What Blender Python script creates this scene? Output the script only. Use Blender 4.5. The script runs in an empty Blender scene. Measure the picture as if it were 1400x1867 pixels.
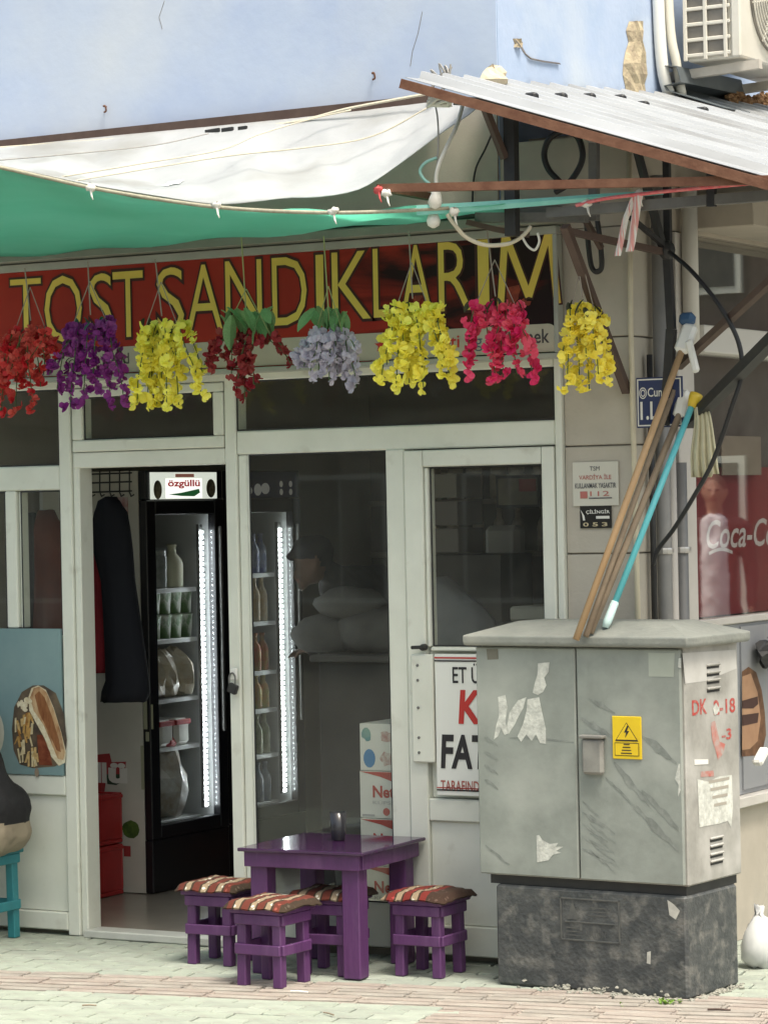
import bpy, bmesh, math, random
import numpy as np
from mathutils import Vector, Matrix
random.seed(7)
R = random.Random(11)
scene = bpy.context.scene
COL = scene.collection

# ------------------------------------------------------------------ camera
FPX = 5300.0                                     # focal length in photograph pixels (1400 wide)
YAW, ROLL, PITCH = math.radians(30), 0.02, 12.5/5300.0
EYE, DIST = 1.835, 5300.0/450.0
_F0 = Vector((-math.sin(YAW), math.cos(YAW), 0)); _R0 = Vector((math.cos(YAW), math.sin(YAW), 0)); _Z = Vector((0, 0, 1))
CAM = -DIST*_F0 + EYE*_Z
CF = _F0*math.cos(PITCH) - _Z*math.sin(PITCH); _U0 = _Z*math.cos(PITCH) + _F0*math.sin(PITCH)
CR = _R0*math.cos(ROLL) - _U0*math.sin(ROLL); CU = _U0*math.cos(ROLL) + _R0*math.sin(ROLL)
cd = bpy.data.cameras.new('camera'); co = bpy.data.objects.new('camera', cd); COL.objects.link(co)
cd.sensor_fit = 'HORIZONTAL'; cd.sensor_width = 36; cd.lens = FPX/1400*36; cd.clip_end = 500; cd.clip_start = .1
co.matrix_world = Matrix(((CR.x, CU.x, -CF.x, CAM.x), (CR.y, CU.y, -CF.y, CAM.y), (CR.z, CU.z, -CF.z, CAM.z), (0, 0, 0, 1)))
scene.camera = co

# ------------------------------------------------------------------ sky, sun, exposure
SUN_EL, SUN_AZ = math.radians(66), math.radians(118)      # azimuth from +Y towards +X: front right of the shop
w = bpy.data.worlds.new('World'); scene.world = w; w.use_nodes = True
nt = w.node_tree; bg = nt.nodes['Background']
sky = nt.nodes.new('ShaderNodeTexSky'); sky.sky_type = 'NISHITA'; sky.sun_disc = False
sky.sun_elevation = SUN_EL; sky.sun_rotation = SUN_AZ; sky.air_density = 1.0; sky.dust_density = 6.0; sky.ozone_density = 1.0
ov = nt.nodes.new('ShaderNodeMix'); ov.data_type = 'RGBA'; ov.blend_type = 'MULTIPLY'; ov.inputs[0].default_value = 1; ov.inputs[7].default_value = (1.02, 1.03, .91, 1)      # thin cloud: less blue
nt.links.new(sky.outputs[0], ov.inputs[6]); nt.links.new(ov.outputs[2], bg.inputs[0]); bg.inputs[1].default_value = 0.15
sd = bpy.data.lights.new('sun', 'SUN'); so = bpy.data.objects.new('sun', sd); COL.objects.link(so)
sd.energy = 2.0; sd.angle = math.radians(18); sd.color = (1.0, .965, .91)
_sd = Vector((math.sin(SUN_AZ)*math.cos(SUN_EL), math.cos(SUN_AZ)*math.cos(SUN_EL), math.sin(SUN_EL)))
so.rotation_euler = _sd.to_track_quat('Z', 'Y').to_euler()
vs = scene.view_settings; vs.view_transform = 'Standard'; vs.look = 'None'; vs.exposure = 0.83; vs.gamma = 1; vs.use_curve_mapping = False

# ------------------------------------------------------------------ measuring helpers: where a sight line meets a real plane
def ray(x, y): return CF + CR*((x-700)/FPX) - CU*((y-933.5)/FPX)
def PY(x, y, Y=0.0):
    d = ray(x, y); return CAM + d*((Y-CAM.y)/d.y)
def PX(x, y, X):
    d = ray(x, y); return CAM + d*((X-CAM.x)/d.x)
def PZ(x, y, Z=0.0):
    d = ray(x, y); return CAM + d*((Z-CAM.z)/d.z)
def RY(x0, y0, x1, y1, Y=0.0):
    "rectangle on the plane Y: X0, X1, Zbottom, Ztop"
    ym, xm = (y0+y1)/2, (x0+x1)/2
    return PY(x0, ym, Y).x, PY(x1, ym, Y).x, PY(xm, y1, Y).z, PY(xm, y0, Y).z
def RX(x0, y0, x1, y1, X):
    ym, xm = (y0+y1)/2, (x0+x1)/2
    return PX(x0, ym, X).y, PX(x1, ym, X).y, PX(xm, y1, X).z, PX(xm, y0, X).z

# ------------------------------------------------------------------ materials
MATS = {}
def mat(name, c, c2=None, scale=6.0, rough=.6, metal=0.0, bump=0.0, bscale=40.0, detail=6.0, lo=.35, hi=.65, emit=0.0, coat=0.0, trans=0.0, stretch=None, spec=.5, c3=None, scale3=2.0, lo3=.55, hi3=.7):
    if name in MATS: return MATS[name]
    m = bpy.data.materials.new(name); m.use_nodes = True; MATS[name] = m
    n, l = m.node_tree.nodes, m.node_tree.links
    b = n['Principled BSDF']; b.inputs['Roughness'].default_value = rough; b.inputs['Metallic'].default_value = metal
    b.inputs['Specular IOR Level'].default_value = spec
    if coat: b.inputs['Coat Weight'].default_value = coat
    col = (*c, 1)
    b.inputs['Base Color'].default_value = col
    tc = n.new('ShaderNodeTexCoord'); vec = tc.outputs['Object']
    if stretch:
        mp = n.new('ShaderNodeMapping'); mp.inputs['Scale'].default_value = stretch; l.new(vec, mp.inputs[0]); vec = mp.outputs[0]
    last = None
    if c2 is not None:
        t = n.new('ShaderNodeTexNoise'); t.inputs['Scale'].default_value = scale; t.inputs['Detail'].default_value = detail; t.inputs['Roughness'].default_value = .62
        l.new(vec, t.inputs['Vector'])
        r = n.new('ShaderNodeValToRGB'); r.color_ramp.elements[0].position = lo; r.color_ramp.elements[1].position = hi
        r.color_ramp.elements[0].color = col; r.color_ramp.elements[1].color = (*c2, 1)
        l.new(t.outputs['Fac'], r.inputs[0]); last = r.outputs[0]
        if c3 is not None:
            t3 = n.new('ShaderNodeTexNoise'); t3.inputs['Scale'].default_value = scale3; t3.inputs['Detail'].default_value = 8
            l.new(vec, t3.inputs['Vector'])
            mr = n.new('ShaderNodeMapRange'); mr.inputs[1].default_value = lo3; mr.inputs[2].default_value = hi3; l.new(t3.outputs['Fac'], mr.inputs[0])
            mx = n.new('ShaderNodeMix'); mx.data_type = 'RGBA'; l.new(mr.outputs[0], mx.inputs[0]); l.new(last, mx.inputs[6]); mx.inputs[7].default_value = (*c3, 1); last = mx.outputs[2]
        l.new(last, b.inputs['Base Color'])
    if bump:
        t2 = n.new('ShaderNodeTexNoise'); t2.inputs['Scale'].default_value = bscale; t2.inputs['Detail'].default_value = 5; l.new(vec, t2.inputs['Vector'])
        bp = n.new('ShaderNodeBump'); bp.inputs['Strength'].default_value = bump; bp.inputs['Distance'].default_value = .01
        l.new(t2.outputs['Fac'], bp.inputs['Height']); l.new(bp.outputs[0], b.inputs['Normal'])
    if emit:
        b.inputs['Emission Strength'].default_value = emit
        if last: l.new(last, b.inputs['Emission Color'])
        else: b.inputs['Emission Color'].default_value = col
    if trans:
        out = n['Material Output']; tr = n.new('ShaderNodeBsdfTranslucent'); tr.inputs[0].default_value = col
        if last: l.new(last, tr.inputs[0])
        ms = n.new('ShaderNodeMixShader'); ms.inputs[0].default_value = trans
        l.new(b.outputs[0], ms.inputs[1]); l.new(tr.outputs[0], ms.inputs[2]); l.new(ms.outputs[0], out.inputs[0])
    return m
def glass(name, tint, k=1.0, film=.0):
    m = bpy.data.materials.new(name); m.use_nodes = True; n, l = m.node_tree.nodes, m.node_tree.links; n.remove(n['Principled BSDF'])
    tr = n.new('ShaderNodeBsdfTransparent'); tr.inputs[0].default_value = (*tint, 1)
    gl = n.new('ShaderNodeBsdfGlossy'); gl.inputs['Roughness'].default_value = .015; gl.inputs[0].default_value = (1, 1, 1, 1)
    lw = n.new('ShaderNodeLayerWeight'); lw.inputs[0].default_value = .5
    pw = n.new('ShaderNodeMath'); pw.operation = 'POWER'; pw.inputs[1].default_value = 5; l.new(lw.outputs['Facing'], pw.inputs[0])
    mu = n.new('ShaderNodeMath'); mu.operation = 'MULTIPLY_ADD'; mu.inputs[1].default_value = .96*k; mu.inputs[2].default_value = .04*k; mu.use_clamp = True; l.new(pw.outputs[0], mu.inputs[0])
    ms = n.new('ShaderNodeMixShader'); l.new(mu.outputs[0], ms.inputs[0]); l.new(tr.outputs[0], ms.inputs[1]); l.new(gl.outputs[0], ms.inputs[2])
    df = n.new('ShaderNodeBsdfDiffuse'); df.inputs[0].default_value = (.55,.54,.50,1); m2 = n.new('ShaderNodeMixShader'); l.new(ms.outputs[0], m2.inputs[1]); l.new(df.outputs[0], m2.inputs[2])
    tx = n.new('ShaderNodeTexNoise'); tx.inputs['Scale'].default_value = 3; tx.inputs['Detail'].default_value = 8; mrr = n.new('ShaderNodeMapRange'); mrr.inputs[1].default_value = .35; mrr.inputs[2].default_value = .75; mrr.inputs[3].default_value = film*.4; mrr.inputs[4].default_value = film*1.6; l.new(tx.outputs[0], mrr.inputs[0]); l.new(mrr.outputs[0], m2.inputs[0])
    l.new(m2.outputs[0], n['Material Output'].inputs[0]); return m

# ------------------------------------------------------------------ mesh helpers
WLOC = {}
class MB:
    def __init__(s): s.v, s.f = [], []
    def poly(s, pts):
        i = len(s.v); s.v += [Vector(p) for p in pts]; s.f.append(tuple(range(i, i+len(pts)))); return s
    def box(s, x0, x1, y0, y1, z0, z1, bev=0.0):
        if x0 > x1: x0, x1 = x1, x0
        if y0 > y1: y0, y1 = y1, y0
        if z0 > z1: z0, z1 = z1, z0
        if bev <= 0:
            i = len(s.v); s.v += [Vector((x, y, z)) for x in (x0, x1) for y in (y0, y1) for z in (z0, z1)]
            s.f += [tuple(i+k for k in q) for q in ((0,1,3,2),(4,6,7,5),(0,4,5,1),(2,3,7,6),(0,2,6,4),(1,5,7,3))]
            return s
        b = min(bev, (x1-x0)*.45, (y1-y0)*.45, (z1-z0)*.45)
        return s.obox(Vector(((x0+x1)/2, (y0+y1)/2, (z0+z1)/2)), Vector((1,0,0)), Vector((0,1,0)), Vector((0,0,1)), (x1-x0)/2, (y1-y0)/2, (z1-z0)/2, b)
    def obox(s, c, ax, ay, az, hx, hy, hz, b=0.0):
        "oriented box with chamfered edges"
        c = Vector(c)
        if b <= 0:
            i = len(s.v); s.v += [c+ax*(hx*a)+ay*(hy*e)+az*(hz*g) for a in (-1,1) for e in (-1,1) for g in (-1,1)]
            s.f += [tuple(i+k for k in q) for q in ((0,1,3,2),(4,6,7,5),(0,4,5,1),(2,3,7,6),(0,2,6,4),(1,5,7,3))]
            return s
        i = len(s.v); idx = {}
        for sx in (-1,1):
            for sy in (-1,1):
                for sz in (-1,1):
                    for k in range(3):
                        d = [hx, hy, hz]
                        for q in range(3):
                            if q != k: d[q] -= b
                        idx[(sx,sy,sz,k)] = len(s.v)
                        s.v.append(c+ax*(sx*d[0])+ay*(sy*d[1])+az*(sz*d[2]))
        g = lambda *t: idx[t]
        for sx in (-1,1):
            q = [g(sx,-1,-1,0), g(sx,1,-1,0), g(sx,1,1,0), g(sx,-1,1,0)]; s.f.append(tuple(q if sx > 0 else q[::-1]))
            q = [g(-1,sx,-1,1), g(-1,sx,1,1), g(1,sx,1,1), g(1,sx,-1,1)]; s.f.append(tuple(q if sx > 0 else q[::-1]))
            q = [g(-1,-1,sx,2), g(1,-1,sx,2), g(1,1,sx,2), g(-1,1,sx,2)]; s.f.append(tuple(q if sx > 0 else q[::-1]))
        for a in (-1,1):
            for e in (-1,1):
                s.f.append((g(a,e,-1,0), g(a,e,1,0), g(a,e,1,1), g(a,e,-1,1)))
                s.f.append((g(a,-1,e,0), g(a,1,e,0), g(a,1,e,2), g(a,-1,e,2)))
                s.f.append((g(-1,a,e,1), g(1,a,e,1), g(1,a,e,2), g(-1,a,e,2)))
                for h in (-1,1): s.f.append((g(a,e,h,0), g(a,e,h,1), g(a,e,h,2)))
        return s
    def bar(s, p, q, wd, ht=None, up=(0,0,1), bev=0.0):
        p, q = Vector(p), Vector(q); d = (q-p); L = d.length; d.normalize(); u = Vector(up)
        if abs(d.dot(u)) > .98: u = Vector((0,1,0))
        sd_ = d.cross(u).normalized(); u = sd_.cross(d).normalized()
        return s.obox((p+q)/2, d, sd_, u, L/2, wd/2, (ht or wd)/2, bev)
    def tube(s, pts, r, n=8, cap=True):
        pts = [Vector(p) for p in pts]; N = len(pts); rr = r if isinstance(r, (list, tuple)) else [r]*N
        t = (pts[1]-pts[0]).normalized(); u = t.orthogonal().normalized(); base = len(s.v)
        for i, p in enumerate(pts):
            t2 = (pts[min(i+1, N-1)]-pts[max(i-1, 0)])
            if t2.length < 1e-9: t2 = t.copy()
            t2.normalize(); u = (u - t2*u.dot(t2))
            if u.length < 1e-6: u = t2.orthogonal()
            u.normalize(); v = t2.cross(u)
            for k in range(n):
                a = 2*math.pi*k/n; s.v.append(p + (u*math.cos(a)+v*math.sin(a))*rr[i])
        for i in range(N-1):
            for k in range(n):
                a, b = base+i*n+k, base+i*n+(k+1)%n; s.f.append((a, b, b+n, a+n))
        if cap:
            s.f.append(tuple(base+k for k in range(n))[::-1]); s.f.append(tuple(base+(N-1)*n+k for k in range(n)))
        return s
    def lathe(s, c, prof, n=16, ax=(0,0,1)):
        c = Vector(c); a_ = Vector(ax).normalized(); u = a_.orthogonal().normalized(); v = a_.cross(u); base = len(s.v)
        for r, h in prof:
            for k in range(n):
                t = 2*math.pi*k/n; s.v.append(c + a_*h + (u*math.cos(t)+v*math.sin(t))*max(r, 1e-4))
        for i in range(len(prof)-1):
            for k in range(n):
                a, b = base+i*n+k, base+i*n+(k+1)%n; s.f.append((a, b, b+n, a+n))
        s.f.append(tuple(base+k for k in range(n))[::-1]); s.f.append(tuple(base+(len(prof)-1)*n+k for k in range(n)))
        return s
    def grid(s, P):
        "P[i][j] points"
        base = len(s.v); n, m = len(P), len(P[0])
        for row in P: s.v += [Vector(p) for p in row]
        for i in range(n-1):
            for j in range(m-1):
                a = base+i*m+j; s.f.append((a, a+1, a+m+1, a+m))
        return s
    def prism(s, pts, d):
        "polygon pts extruded by vector d"
        pts = [Vector(p) for p in pts]; d = Vector(d); i = len(s.v); n = len(pts)
        s.v += pts + [p+d for p in pts]
        s.f.append(tuple(range(i, i+n))[::-1]); s.f.append(tuple(range(i+n, i+2*n)))
        for k in range(n):
            k2 = (k+1) % n; s.f.append((i+k, i+k2, i+n+k2, i+n+k))
        return s
    def ball(s, c, rx, ry=None, rz=None, n=10, m=6):
        ry = ry or rx; rz = rz or rx; c = Vector(c); P = []
        base = len(s.v)
        for i in range(m+1):
            t = math.pi*i/m
            for k in range(n):
                a = 2*math.pi*k/n; s.v.append(c+Vector((rx*math.sin(t)*math.cos(a), ry*math.sin(t)*math.sin(a), rz*math.cos(t))))
        for i in range(m):
            for k in range(n):
                a, b = base+i*n+k, base+i*n+(k+1)%n; s.f.append((a, a+n, b+n, b))
        return s
    def jitter(s, amt, rnd=R):
        s.v = [v+Vector((rnd.uniform(-amt, amt), rnd.uniform(-amt, amt), rnd.uniform(-amt, amt))) for v in s.v]; return s
    def mesh(s, name, off=Vector((0,0,0))):
        me = bpy.data.meshes.new(name); me.from_pydata([tuple(v-off) for v in s.v], [], s.f)
        bm = bmesh.new(); bm.from_mesh(me); bmesh.ops.remove_doubles(bm, verts=bm.verts, dist=1e-5) if len(bm.verts) < 60000 else None
        bmesh.ops.recalc_face_normals(bm, faces=bm.faces); bm.to_mesh(me); bm.free(); me.update(); return me
    def build(s, name, m, parent=None, smooth=False, local=False, label=None, solid=0.0):
        off = Vector((0,0,0)) if local else WLOC.get(parent, Vector((0,0,0)))
        me = s.mesh(name, off); me.materials.append(m)
        if smooth: me.polygons.foreach_set('use_smooth', [True]*len(me.polygons))
        o = bpy.data.objects.new(name, me); COL.objects.link(o)
        if parent: o.parent = parent; WLOC[o] = WLOC.get(parent, Vector((0,0,0)))
        if label: o['label'] = label
        if solid:
            md = o.modifiers.new('thickness', 'SOLIDIFY'); md.thickness = solid; md.offset = 0
        return o
    def solo(s, name, m, label, cat, group=None, smooth=False, solid=0.0):
        "a thing that is one mesh, origin at its base"
        xs = [v.x for v in s.v]; ys = [v.y for v in s.v]; zs = [v.z for v in s.v]
        base = Vector(((min(xs)+max(xs))/2, (min(ys)+max(ys))/2, min(zs)))
        me = s.mesh(name, base); me.materials.append(m)
        if smooth: me.polygons.foreach_set('use_smooth', [True]*len(me.polygons))
        o = bpy.data.objects.new(name, me); COL.objects.link(o); o.location = base; WLOC[o] = base
        tag(o, label, cat, group)
        if solid:
            md = o.modifiers.new('thickness', 'SOLIDIFY'); md.thickness = solid; md.offset = 0
        return o
def tag(o, label=None, cat=None, group=None, kind=None):
    if label: o['label'] = label
    if cat: o['category'] = cat
    if group: o['group'] = group
    if kind: o['kind'] = kind
    return o
def thing(name, label, cat, loc=(0,0,0), group=None, rz=0.0):
    o = bpy.data.objects.new(name, None); COL.objects.link(o); o.location = loc; o.rotation_euler = (0, 0, rz); o.empty_display_size = .1
    WLOC[o] = Vector(loc); return tag(o, label, cat, group)
def kid(name, me, parent, loc=(0,0,0), rot=(0,0,0), sc=1.0):
    o = bpy.data.objects.new(name, me); COL.objects.link(o); o.parent = parent; o.location = loc; o.rotation_euler = rot; o.scale = (sc,)*3 if not isinstance(sc, tuple) else sc
    WLOC[o] = WLOC.get(parent, Vector()); return o
def copy_tree(o, parent=None):
    c = o.copy(); COL.objects.link(c); c.parent = parent
    for ch in list(o.children): copy_tree(ch, c)
    return c
def spline(pts, n=8):
    pts = [Vector(p) for p in pts]; P = [pts[0]*2-pts[1]] + pts + [pts[-1]*2-pts[-2]]; out = []
    for i in range(1, len(P)-2):
        a, b, c, d = P[i-1], P[i], P[i+1], P[i+2]
        for k in range(n):
            t = k/n; out.append(.5*((2*b)+(c-a)*t+(2*a-5*b+4*c-d)*t*t+(3*b-a-3*c+d)*t**3))
    out.append(pts[-1]); return out
_tc = {}
def glyphs(txt, offset=0.0, bold=0.0):
    "outline of a word as flat triangles, normalised to the unit square"
    key = (txt, offset, bold)
    if key in _tc: return _tc[key]
    cu = bpy.data.curves.new('t', 'FONT'); cu.body = txt; cu.offset = offset+bold; cu.resolution_u = 3
    o = bpy.data.objects.new('t', cu); COL.objects.link(o); bpy.context.view_layer.update()
    me = o.to_mesh(); V = [v.co.copy() for v in me.vertices]; Fc = [tuple(p.vertices) for p in me.polygons]
    o.to_mesh_clear(); bpy.data.objects.remove(o); bpy.data.curves.remove(cu)
    _tc[key] = (V, Fc); return _tc[key]
class Print:
    "flat print on a real surface; O origin, U to the right, V up, N outwards"
    def __init__(s, O, U, V, N): s.O, s.U, s.V, s.N = Vector(O), Vector(U), Vector(V), Vector(N)
    def at(s, u, v, d=0.002): return s.O+s.U*u+s.V*v+s.N*d
    def text(s, mb, txt, u0, u1, v0, v1, d=0.002, offset=0.0, bold=0.0, skew=0.0):
        V, Fc = glyphs(txt, 0.0, bold)
        if not V: return
        x0 = min(v.x for v in V); x1 = max(v.x for v in V); y0 = min(v.y for v in V); y1 = max(v.y for v in V)
        if offset: V, Fc = glyphs(txt, offset, bold)
        i = len(mb.v)
        for v in V:
            b = (v.y-y0)/(y1-y0); a = (v.x-x0)/(x1-x0)
            mb.v.append(s.at(u0+(u1-u0)*a+skew*b*(v1-v0), v0+(v1-v0)*b, d))
        mb.f += [tuple(i+k for k in f) for f in Fc]
    def rect(s, mb, u0, u1, v0, v1, d=0.002): mb.poly([s.at(u0,v0,d), s.at(u1,v0,d), s.at(u1,v1,d), s.at(u0,v1,d)])
    def ell(s, mb, u, v, ru, rv, d=0.002, n=24, rot=0.0, j=0.0):
        pts = []
        for k in range(n):
            a = 2*math.pi*k/n; q = 1+R.uniform(-j, j); x, y = ru*math.cos(a)*q, rv*math.sin(a)*q
            pts.append(s.at(u+x*math.cos(rot)-y*math.sin(rot), v+x*math.sin(rot)+y*math.cos(rot), d))
        mb.poly(pts)
    def shape(s, mb, uv, d=0.002): mb.poly([s.at(u, v, d) for u, v in uv])
def front(Y): return Print((0, Y, 0), (1,0,0), (0,0,1), (0,-1,0))     # u = X, v = Z
def side(X): return Print((X, 0, 0), (0,1,0), (0,0,1), (1,0,0))        # u = Y, v = Z
# ------------------------------------------------------------------ materials of the place
m_pvc = mat('white_pvc', (.74,.755,.68), (.66,.675,.60), 3, .38, bump=.05, bscale=20, c3=(.5,.49,.42), scale3=9, lo3=.62, hi3=.85)
m_pvc_edge = mat('pvc_gasket', (.03,.03,.03), rough=.7)
m_beige = mat('beige_render', (.47,.42,.35), (.42,.375,.31), 5, .85, bump=.08, bscale=120, c3=(.36,.33,.28), scale3=1.6)
m_slab = mat('stone_slab', (.50,.46,.39), (.44,.40,.335), 4, .7, bump=.15, bscale=60, c3=(.38,.345,.285), scale3=2.3)
m_joint = mat('slab_joint', (.22,.20,.17), rough=.9)
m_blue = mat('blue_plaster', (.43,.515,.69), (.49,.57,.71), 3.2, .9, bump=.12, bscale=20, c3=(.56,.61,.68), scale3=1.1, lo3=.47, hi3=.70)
m_blue2 = mat('blue_plaster_side', (.35,.445,.61), (.42,.50,.65), 3.0, .9, bump=.15, bscale=34, c3=(.50,.56,.64), scale3=2.0, lo3=.5, hi3=.75)  # same plaster, darker: shade of the turned wall put into the colour
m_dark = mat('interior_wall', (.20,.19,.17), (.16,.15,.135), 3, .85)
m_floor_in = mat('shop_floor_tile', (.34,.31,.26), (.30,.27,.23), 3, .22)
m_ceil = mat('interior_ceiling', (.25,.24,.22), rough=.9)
m_sheet = mat('pavement_base', (.17,.17,.145), (.23,.23,.20), 9, .9, bump=.3, bscale=90)
m_paver = [mat('paver_%d' % i, c, c2, 14, .85, bump=.4, bscale=70, c3=(.28,.28,.24), scale3=5) for i, (c, c2) in enumerate([((.35,.39,.32),(.30,.33,.275)), ((.375,.41,.345),(.32,.35,.295)), ((.325,.36,.30),(.285,.31,.265))])]
m_tact = [mat('tactile_slab_%d' % i, c, c2, 10, .85, bump=.3, bscale=60, c3=(.44,.41,.36), scale3=4, lo3=.5, hi3=.75) for i, (c, c2) in enumerate([((.33,.28,.24),(.28,.24,.21)), ((.32,.285,.245),(.27,.245,.215)), ((.35,.30,.26),(.30,.265,.23))])]
m_rust = mat('rusty_steel', (.13,.052,.028), (.20,.095,.055), 14, .8, bump=.2, bscale=60)
m_brown = mat('brown_steel', (.075,.045,.035), (.10,.065,.05), 12, .6, bump=.1)
m_black = mat('black_steel', (.018,.018,.02), (.03,.03,.03), 12, .5)
m_grey = mat('grey_steel', (.12,.12,.115), (.17,.17,.16), 10, .5)
m_white_sheet = mat('white_tarpaulin', (.70,.715,.73), (.62,.635,.65), 3, .55, bump=.6, bscale=11, trans=.5, c3=(.50,.50,.48), scale3=2.4, lo3=.5, hi3=.75)
m_green_sheet = mat('green_tarpaulin', (.36,.80,.66), (.42,.84,.71), 3, .5, bump=.3, bscale=9, trans=.8, stretch=(.4,2,1))
m_rope = mat('pale_rope', (.40,.38,.29), (.30,.28,.21), 60, .9)
m_white = mat('white_plastic', (.78,.77,.72), rough=.4)
m_glass = glass('shop_glass', (.95,.96,.94), .6, .03)
m_glass_side = glass('side_glass', (.95,.95,.94), 1.35, .01)
m_glass_fridge = glass('fridge_glass', (.92,.93,.93), .7)

# ------------------------------------------------------------------ ground
pav = MB().poly([(-60,-60,-.03),(60,-60,-.03),(60,60,-.03),(-60,60,-.03)]).build('pavement', m_sheet); tag(pav, kind='structure')
TH = math.radians(11); PO = Vector((-1.3, -.89, 0)); PS = Vector((math.cos(TH), math.sin(TH), 0)); PT = Vector((math.sin(TH), -math.cos(TH), 0))
def pmesh(L, W, m, ribs=0, name='paver'):
    mb = MB(); mb.box(-L/2, L/2, -W/2, W/2, -.045, -.004 if ribs else 0, .004)
    for k in range(ribs):
        yy = -W/2+W*(k+.5)/ribs; mb.box(-L/2+.008, L/2-.008, yy-W/ribs*.30, yy+W/ribs*.30, -.006, .004, .003)
    me = mb.mesh(name); me.materials.append(m); return me
pm = [pmesh(.193, .093, m) for m in m_paver]; tm = [pmesh(.294, .137, m, 2, 'tactile_slab') for m in m_tact]
far = {0: MB(), 1: MB()}
def lay(s, t, kind, i):
    p = PO+PS*s+PT*t
    dz = R.uniform(-.003, .002)
    if p.y > .05 and p.x < 1.1: return
    inview = -2.3 < p.x < 2.3 and -2.35 < p.y < 1.2 and (p.x-.0)*.5-p.y < 2.45 and p.x*.866+p.y*.5 < 1.9 and p.x*.866+p.y*.5 > -1.95
    if inview:
        o = kid('paver' if kind == 0 else 'tactile_slab', R.choice(pm if kind == 0 else tm), pav, (p.x, p.y, dz), (R.uniform(-.008,.008), R.uniform(-.012,.012), TH+R.uniform(-.008,.008)))
    else:
        L, W = (.193,.093) if kind == 0 else (.294,.137)
        far[kind].obox((p.x, p.y, -.02+dz), PS, -PT, Vector((0,0,1)), L/2, W/2, .02, .003)
for i in range(-30, 34):                      # courses, counted across the strip
    if i < 0: t, kind = -.05+(i+1)*.1, 0
    elif i < 3: t, kind = .07+i*.14, 1
    else: t, kind = .42+.05+(i-3)*.1, 0
    L = .2 if kind == 0 else .3
    for j in range(-18, 22):
        s = j*L+(L/2 if i % 2 else 0)
        if i >= 3 and s > 2.0: continue
        lay(s, t, kind, i)
for i in range(0, 16):
    for j in range(0, 12): lay(2.0+.15+j*.3-(.15 if i % 2 else 0)*(j > 0), .42+.07+i*.14, 1, i)
if far[0].v: tag(far[0].build('paver_field', m_paver[0], pav), kind='stuff')
if far[1].v: tag(far[1].build('tactile_field', m_tact[0], pav), kind='stuff')

# ------------------------------------------------------------------ the building
CX, UX = 1.12, .556                            # ground floor corner, upper floor corner
bld = thing('corner_building', 'corner building with faded blue plaster above and a beige stone clad ground floor', 'building', (0, 0, 0))
mb = MB(); mb.box(-4.2, UX, 0, .25, 2.95, 6.5); mb.build('upper_wall', m_blue, bld)
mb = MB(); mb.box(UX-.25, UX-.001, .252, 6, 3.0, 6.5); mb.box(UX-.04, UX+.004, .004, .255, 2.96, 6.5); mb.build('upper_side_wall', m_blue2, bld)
mb = MB(); mb.box(UX+.006, CX, .0, .25, 2.9, 3.255); mb.box(-4.2, UX, -.012, -.002, 2.9, 3.42); mb.build('fascia_wall', m_beige, bld)
# stone clad corner column, slab by slab
mb = MB(); mb.box(.83, CX-.012, .012, .30, 0, 2.95); mb.build('column_core', m_joint, bld)
zs = [0, .36, .78, 1.21, 1.63, 2.05, 2.47, 2.90]
for k in range(7):
    z0, z1 = zs[k]+.003, zs[k+1]-.003
    mb = MB(); mb.box(.822, CX, R.uniform(-.001,.003), .012, z0, z1, .003); mb.build('stone_slab', m_slab, bld)
    mb = MB(); mb.box(CX-.012, CX+R.uniform(-.002,.002), .014, .335, z0, z1, .003); mb.build('stone_slab', m_slab, bld)
# side wall round the window
mb = MB(); mb.box(CX-.2, CX-.002, .252, 6, 2.905, 3.26); mb.box(CX-.2, CX-.01, 3.2, 6, 0, 2.9); mb.box(CX-.3, UX-.26, .26, 6, 3.2, 3.3); mb.build('side_wall', m_beige, bld)
# interior shell
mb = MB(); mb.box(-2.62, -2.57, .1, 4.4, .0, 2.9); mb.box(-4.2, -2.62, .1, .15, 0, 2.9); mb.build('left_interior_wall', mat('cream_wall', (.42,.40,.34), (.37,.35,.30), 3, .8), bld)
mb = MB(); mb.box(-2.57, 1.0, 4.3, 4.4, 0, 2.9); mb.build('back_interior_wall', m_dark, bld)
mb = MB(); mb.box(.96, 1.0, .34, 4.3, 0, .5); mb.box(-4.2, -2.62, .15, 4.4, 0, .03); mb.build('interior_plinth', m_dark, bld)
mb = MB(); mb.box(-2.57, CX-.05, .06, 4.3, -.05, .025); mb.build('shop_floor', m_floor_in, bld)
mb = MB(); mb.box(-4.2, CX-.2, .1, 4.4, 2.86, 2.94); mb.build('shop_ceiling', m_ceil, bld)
# plaster damage
def crack(px, Y, r, nm='crack'):
    MB().tube([PY(x, y, Y) for x, y in px], r, 4).build(nm, mat('crack_dark', (.2,.18,.17), rough=.95), bld)
crack([(940,72),(948,82),(955,95),(966,104),(972,108),(990,110),(1008,113),(1022,116)], -.001, .0022)
def crackX(px, r):
    MB().tube([PX(x, y, UX+.005) for x, y in px], r, 4).build('crack', mat('crack_dark', (.2,.18,.17)), bld)
crackX([(941,70),(950,84),(958,98),(968,106),(990,111),(1020,115)], .004)
crack([(770,20),(762,60),(752,92),(748,120)], -.001, .0012); crack([(300,0),(290,30),(296,52)], -.001, .001)
for x, y in ((194,194), (683,134)):
    p = PY(x, y, 0); mb = MB(); mb.tube(spline([p+Vector((0,.02,.0)), p+Vector((0,-.02,0)), p+Vector((.012,-.026,.0)), p+Vector((.012,-.02,-.02)), p+Vector((0,-.018,-.025))], 4), .004, 6)
    mb.solo('wall_hook', m_rust, 'small rusty hook in the blue plaster %s' % ('at far left' if x < 400 else 'left of the wall corner'), 'hook')
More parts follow.
